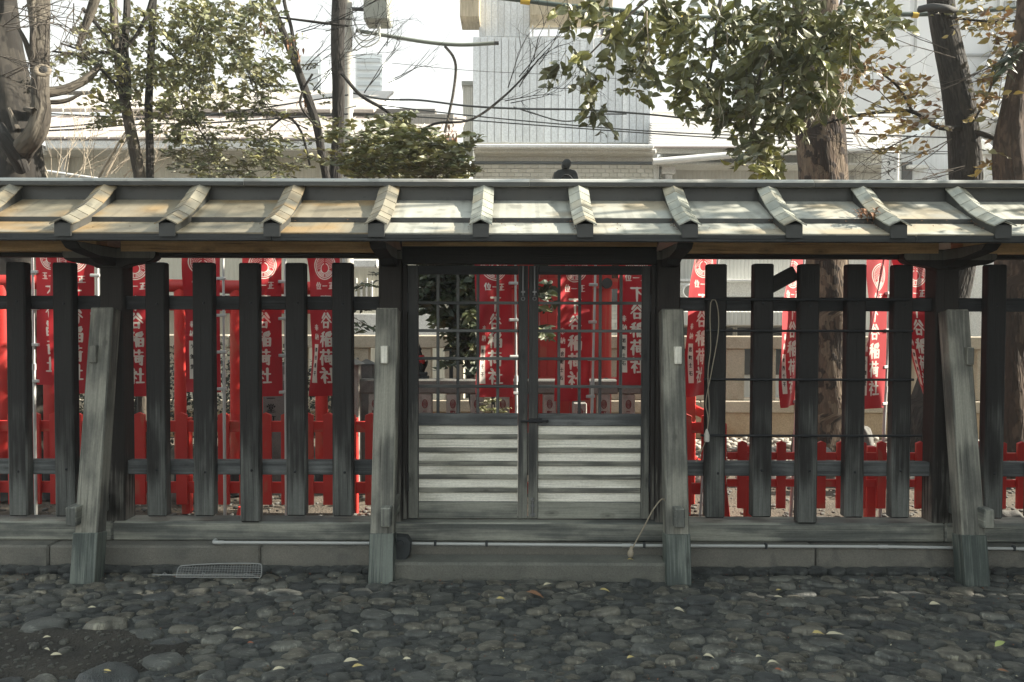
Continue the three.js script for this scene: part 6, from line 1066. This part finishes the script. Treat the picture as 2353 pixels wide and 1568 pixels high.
{ // added in place of dark shade: hedge that closes the view behind the torii
  const z = -4.4, t = thing('shade_hedge', 'added dark mass for shade, a hedge closing the view low down behind the torii', 'shade_hedge'), B = new LeafBatch(), m = new THREE.Matrix4(), q = new THREE.Quaternion(), xa = X(-120, z), xb = X(806, z);
  for (let i = 0; i < 9000; i++) { const a = rnd(), x = lerp(xa, xb, a), top = 1.18 + 0.12 * Math.sin(a * 40) + 0.08 * Math.sin(a * 97), s = rr(0, 1), l = rr(0.04, 0.07); q.setFromEuler(new THREE.Euler(rr(-1, 1), rnd() * 6.3, rr(-1, 0.6))); m.compose(V(x, top * Math.pow(s, 0.7), z + rr(-0.3, 0.28)), q, V(l, l, l)); B.add(leafKinds.round[i % 2], m.clone(), palettes.bush[i % 4].map((c) => c * (0.28 + 0.3 * hash(i, 2, 5)))); }  // leaf colours dimmed in place of shade
  stuff(mesh('foliage', B.build(), M.leaf, t)); for (let k = 0; k < 12; k++) mesh('stem', limb([V(lerp(xa, xb, (k + 0.5) / 12), -0.05, z), V(lerp(xa, xb, (k + 0.5) / 12) + rr(-0.1, 0.1), 0.9, z)], [0.03, 0.014], 4, 6), M.barkDark, t);
}

// ---------------------------------------------------------------- beyond the frame: an added block that shades the paving, and the tree whose leaves fleck the roof
{
  const h = thing('added_shade_block', 'tall plain concrete block added outside the view to shade the forecourt', 'building');
  const cw = mat(nb(stone([0.22, 0.215, 0.2], [0.30, 0.29, 0.27], [0.17, 0.165, 0.15], 921, 3, 0.5)), { roughness: 0.9 });
  mesh('wall', bx(6.6, 15, -0.02, 12.5, 0.66, 7.6, 0.02, 1), cw, h); mesh('parapet', bx(6.55, 15.1, 12.501, 12.8, 0.665, 7.6, 0.02, 0), cw, h);
  for (let k = 0; k < 4; k++) for (let j = 0; j < 2; j++) mesh('window', bx(6.54, 6.62, 1.2 + k * 3, 2.7 + k * 3, 1.6 + j * 3, 3.4 + j * 3, 0.01), M.glass, h);
  const t = thing('shade_tree', 'loose leafed tree beyond the end of the fence, outside the view', 'tree'), B = new LeafBatch(), m = new THREE.Matrix4(), q = new THREE.Quaternion();
  mesh('trunk', limb([V(5.75, -0.1, -1.0), V(5.7, 3, -0.9), V(5.4, 6, 0.0), V(5.3, 9.6, 0.2)], [0.17, 0.14, 0.1, 0.04], 24, 12), M.barkGrey, t);
  for (let c = 0; c < 27; c++) { const p = V(rr(4.3, 6.3), rr(2.7, 8.4), rr(-0.2, 0.8)); for (let i = 0; i < 40; i++) { q.setFromEuler(new THREE.Euler(rr(-1, 1), rnd() * 6.3, rr(-0.8, 0.6))); const l = rr(0.09, 0.15); m.compose(p.clone().add(V(rr(-0.2, 0.2), rr(-0.17, 0.17), rr(-0.2, 0.2))), q, V(l, l, l)); B.add(leafKinds.broad[i % 3], m.clone(), palettes.green[c % 5]); } }
  stuff(mesh('crown', B.build(), M.leaf, t)); for (let k = 0; k < 6; k++) mesh('branch', limb([V(5.55, 3 + k * 1, -0.2), V(5.4 + rr(-0.5, 0.5), 3.8 + k, 0.1), V(5.3 + rr(-1, 0.9), 4.5 + k * 0.9, rr(-0.2, 0.7))], [0.06, 0.035, 0.012], 12, 7), M.barkGrey, t);
}
renderer.render(scene, camera);
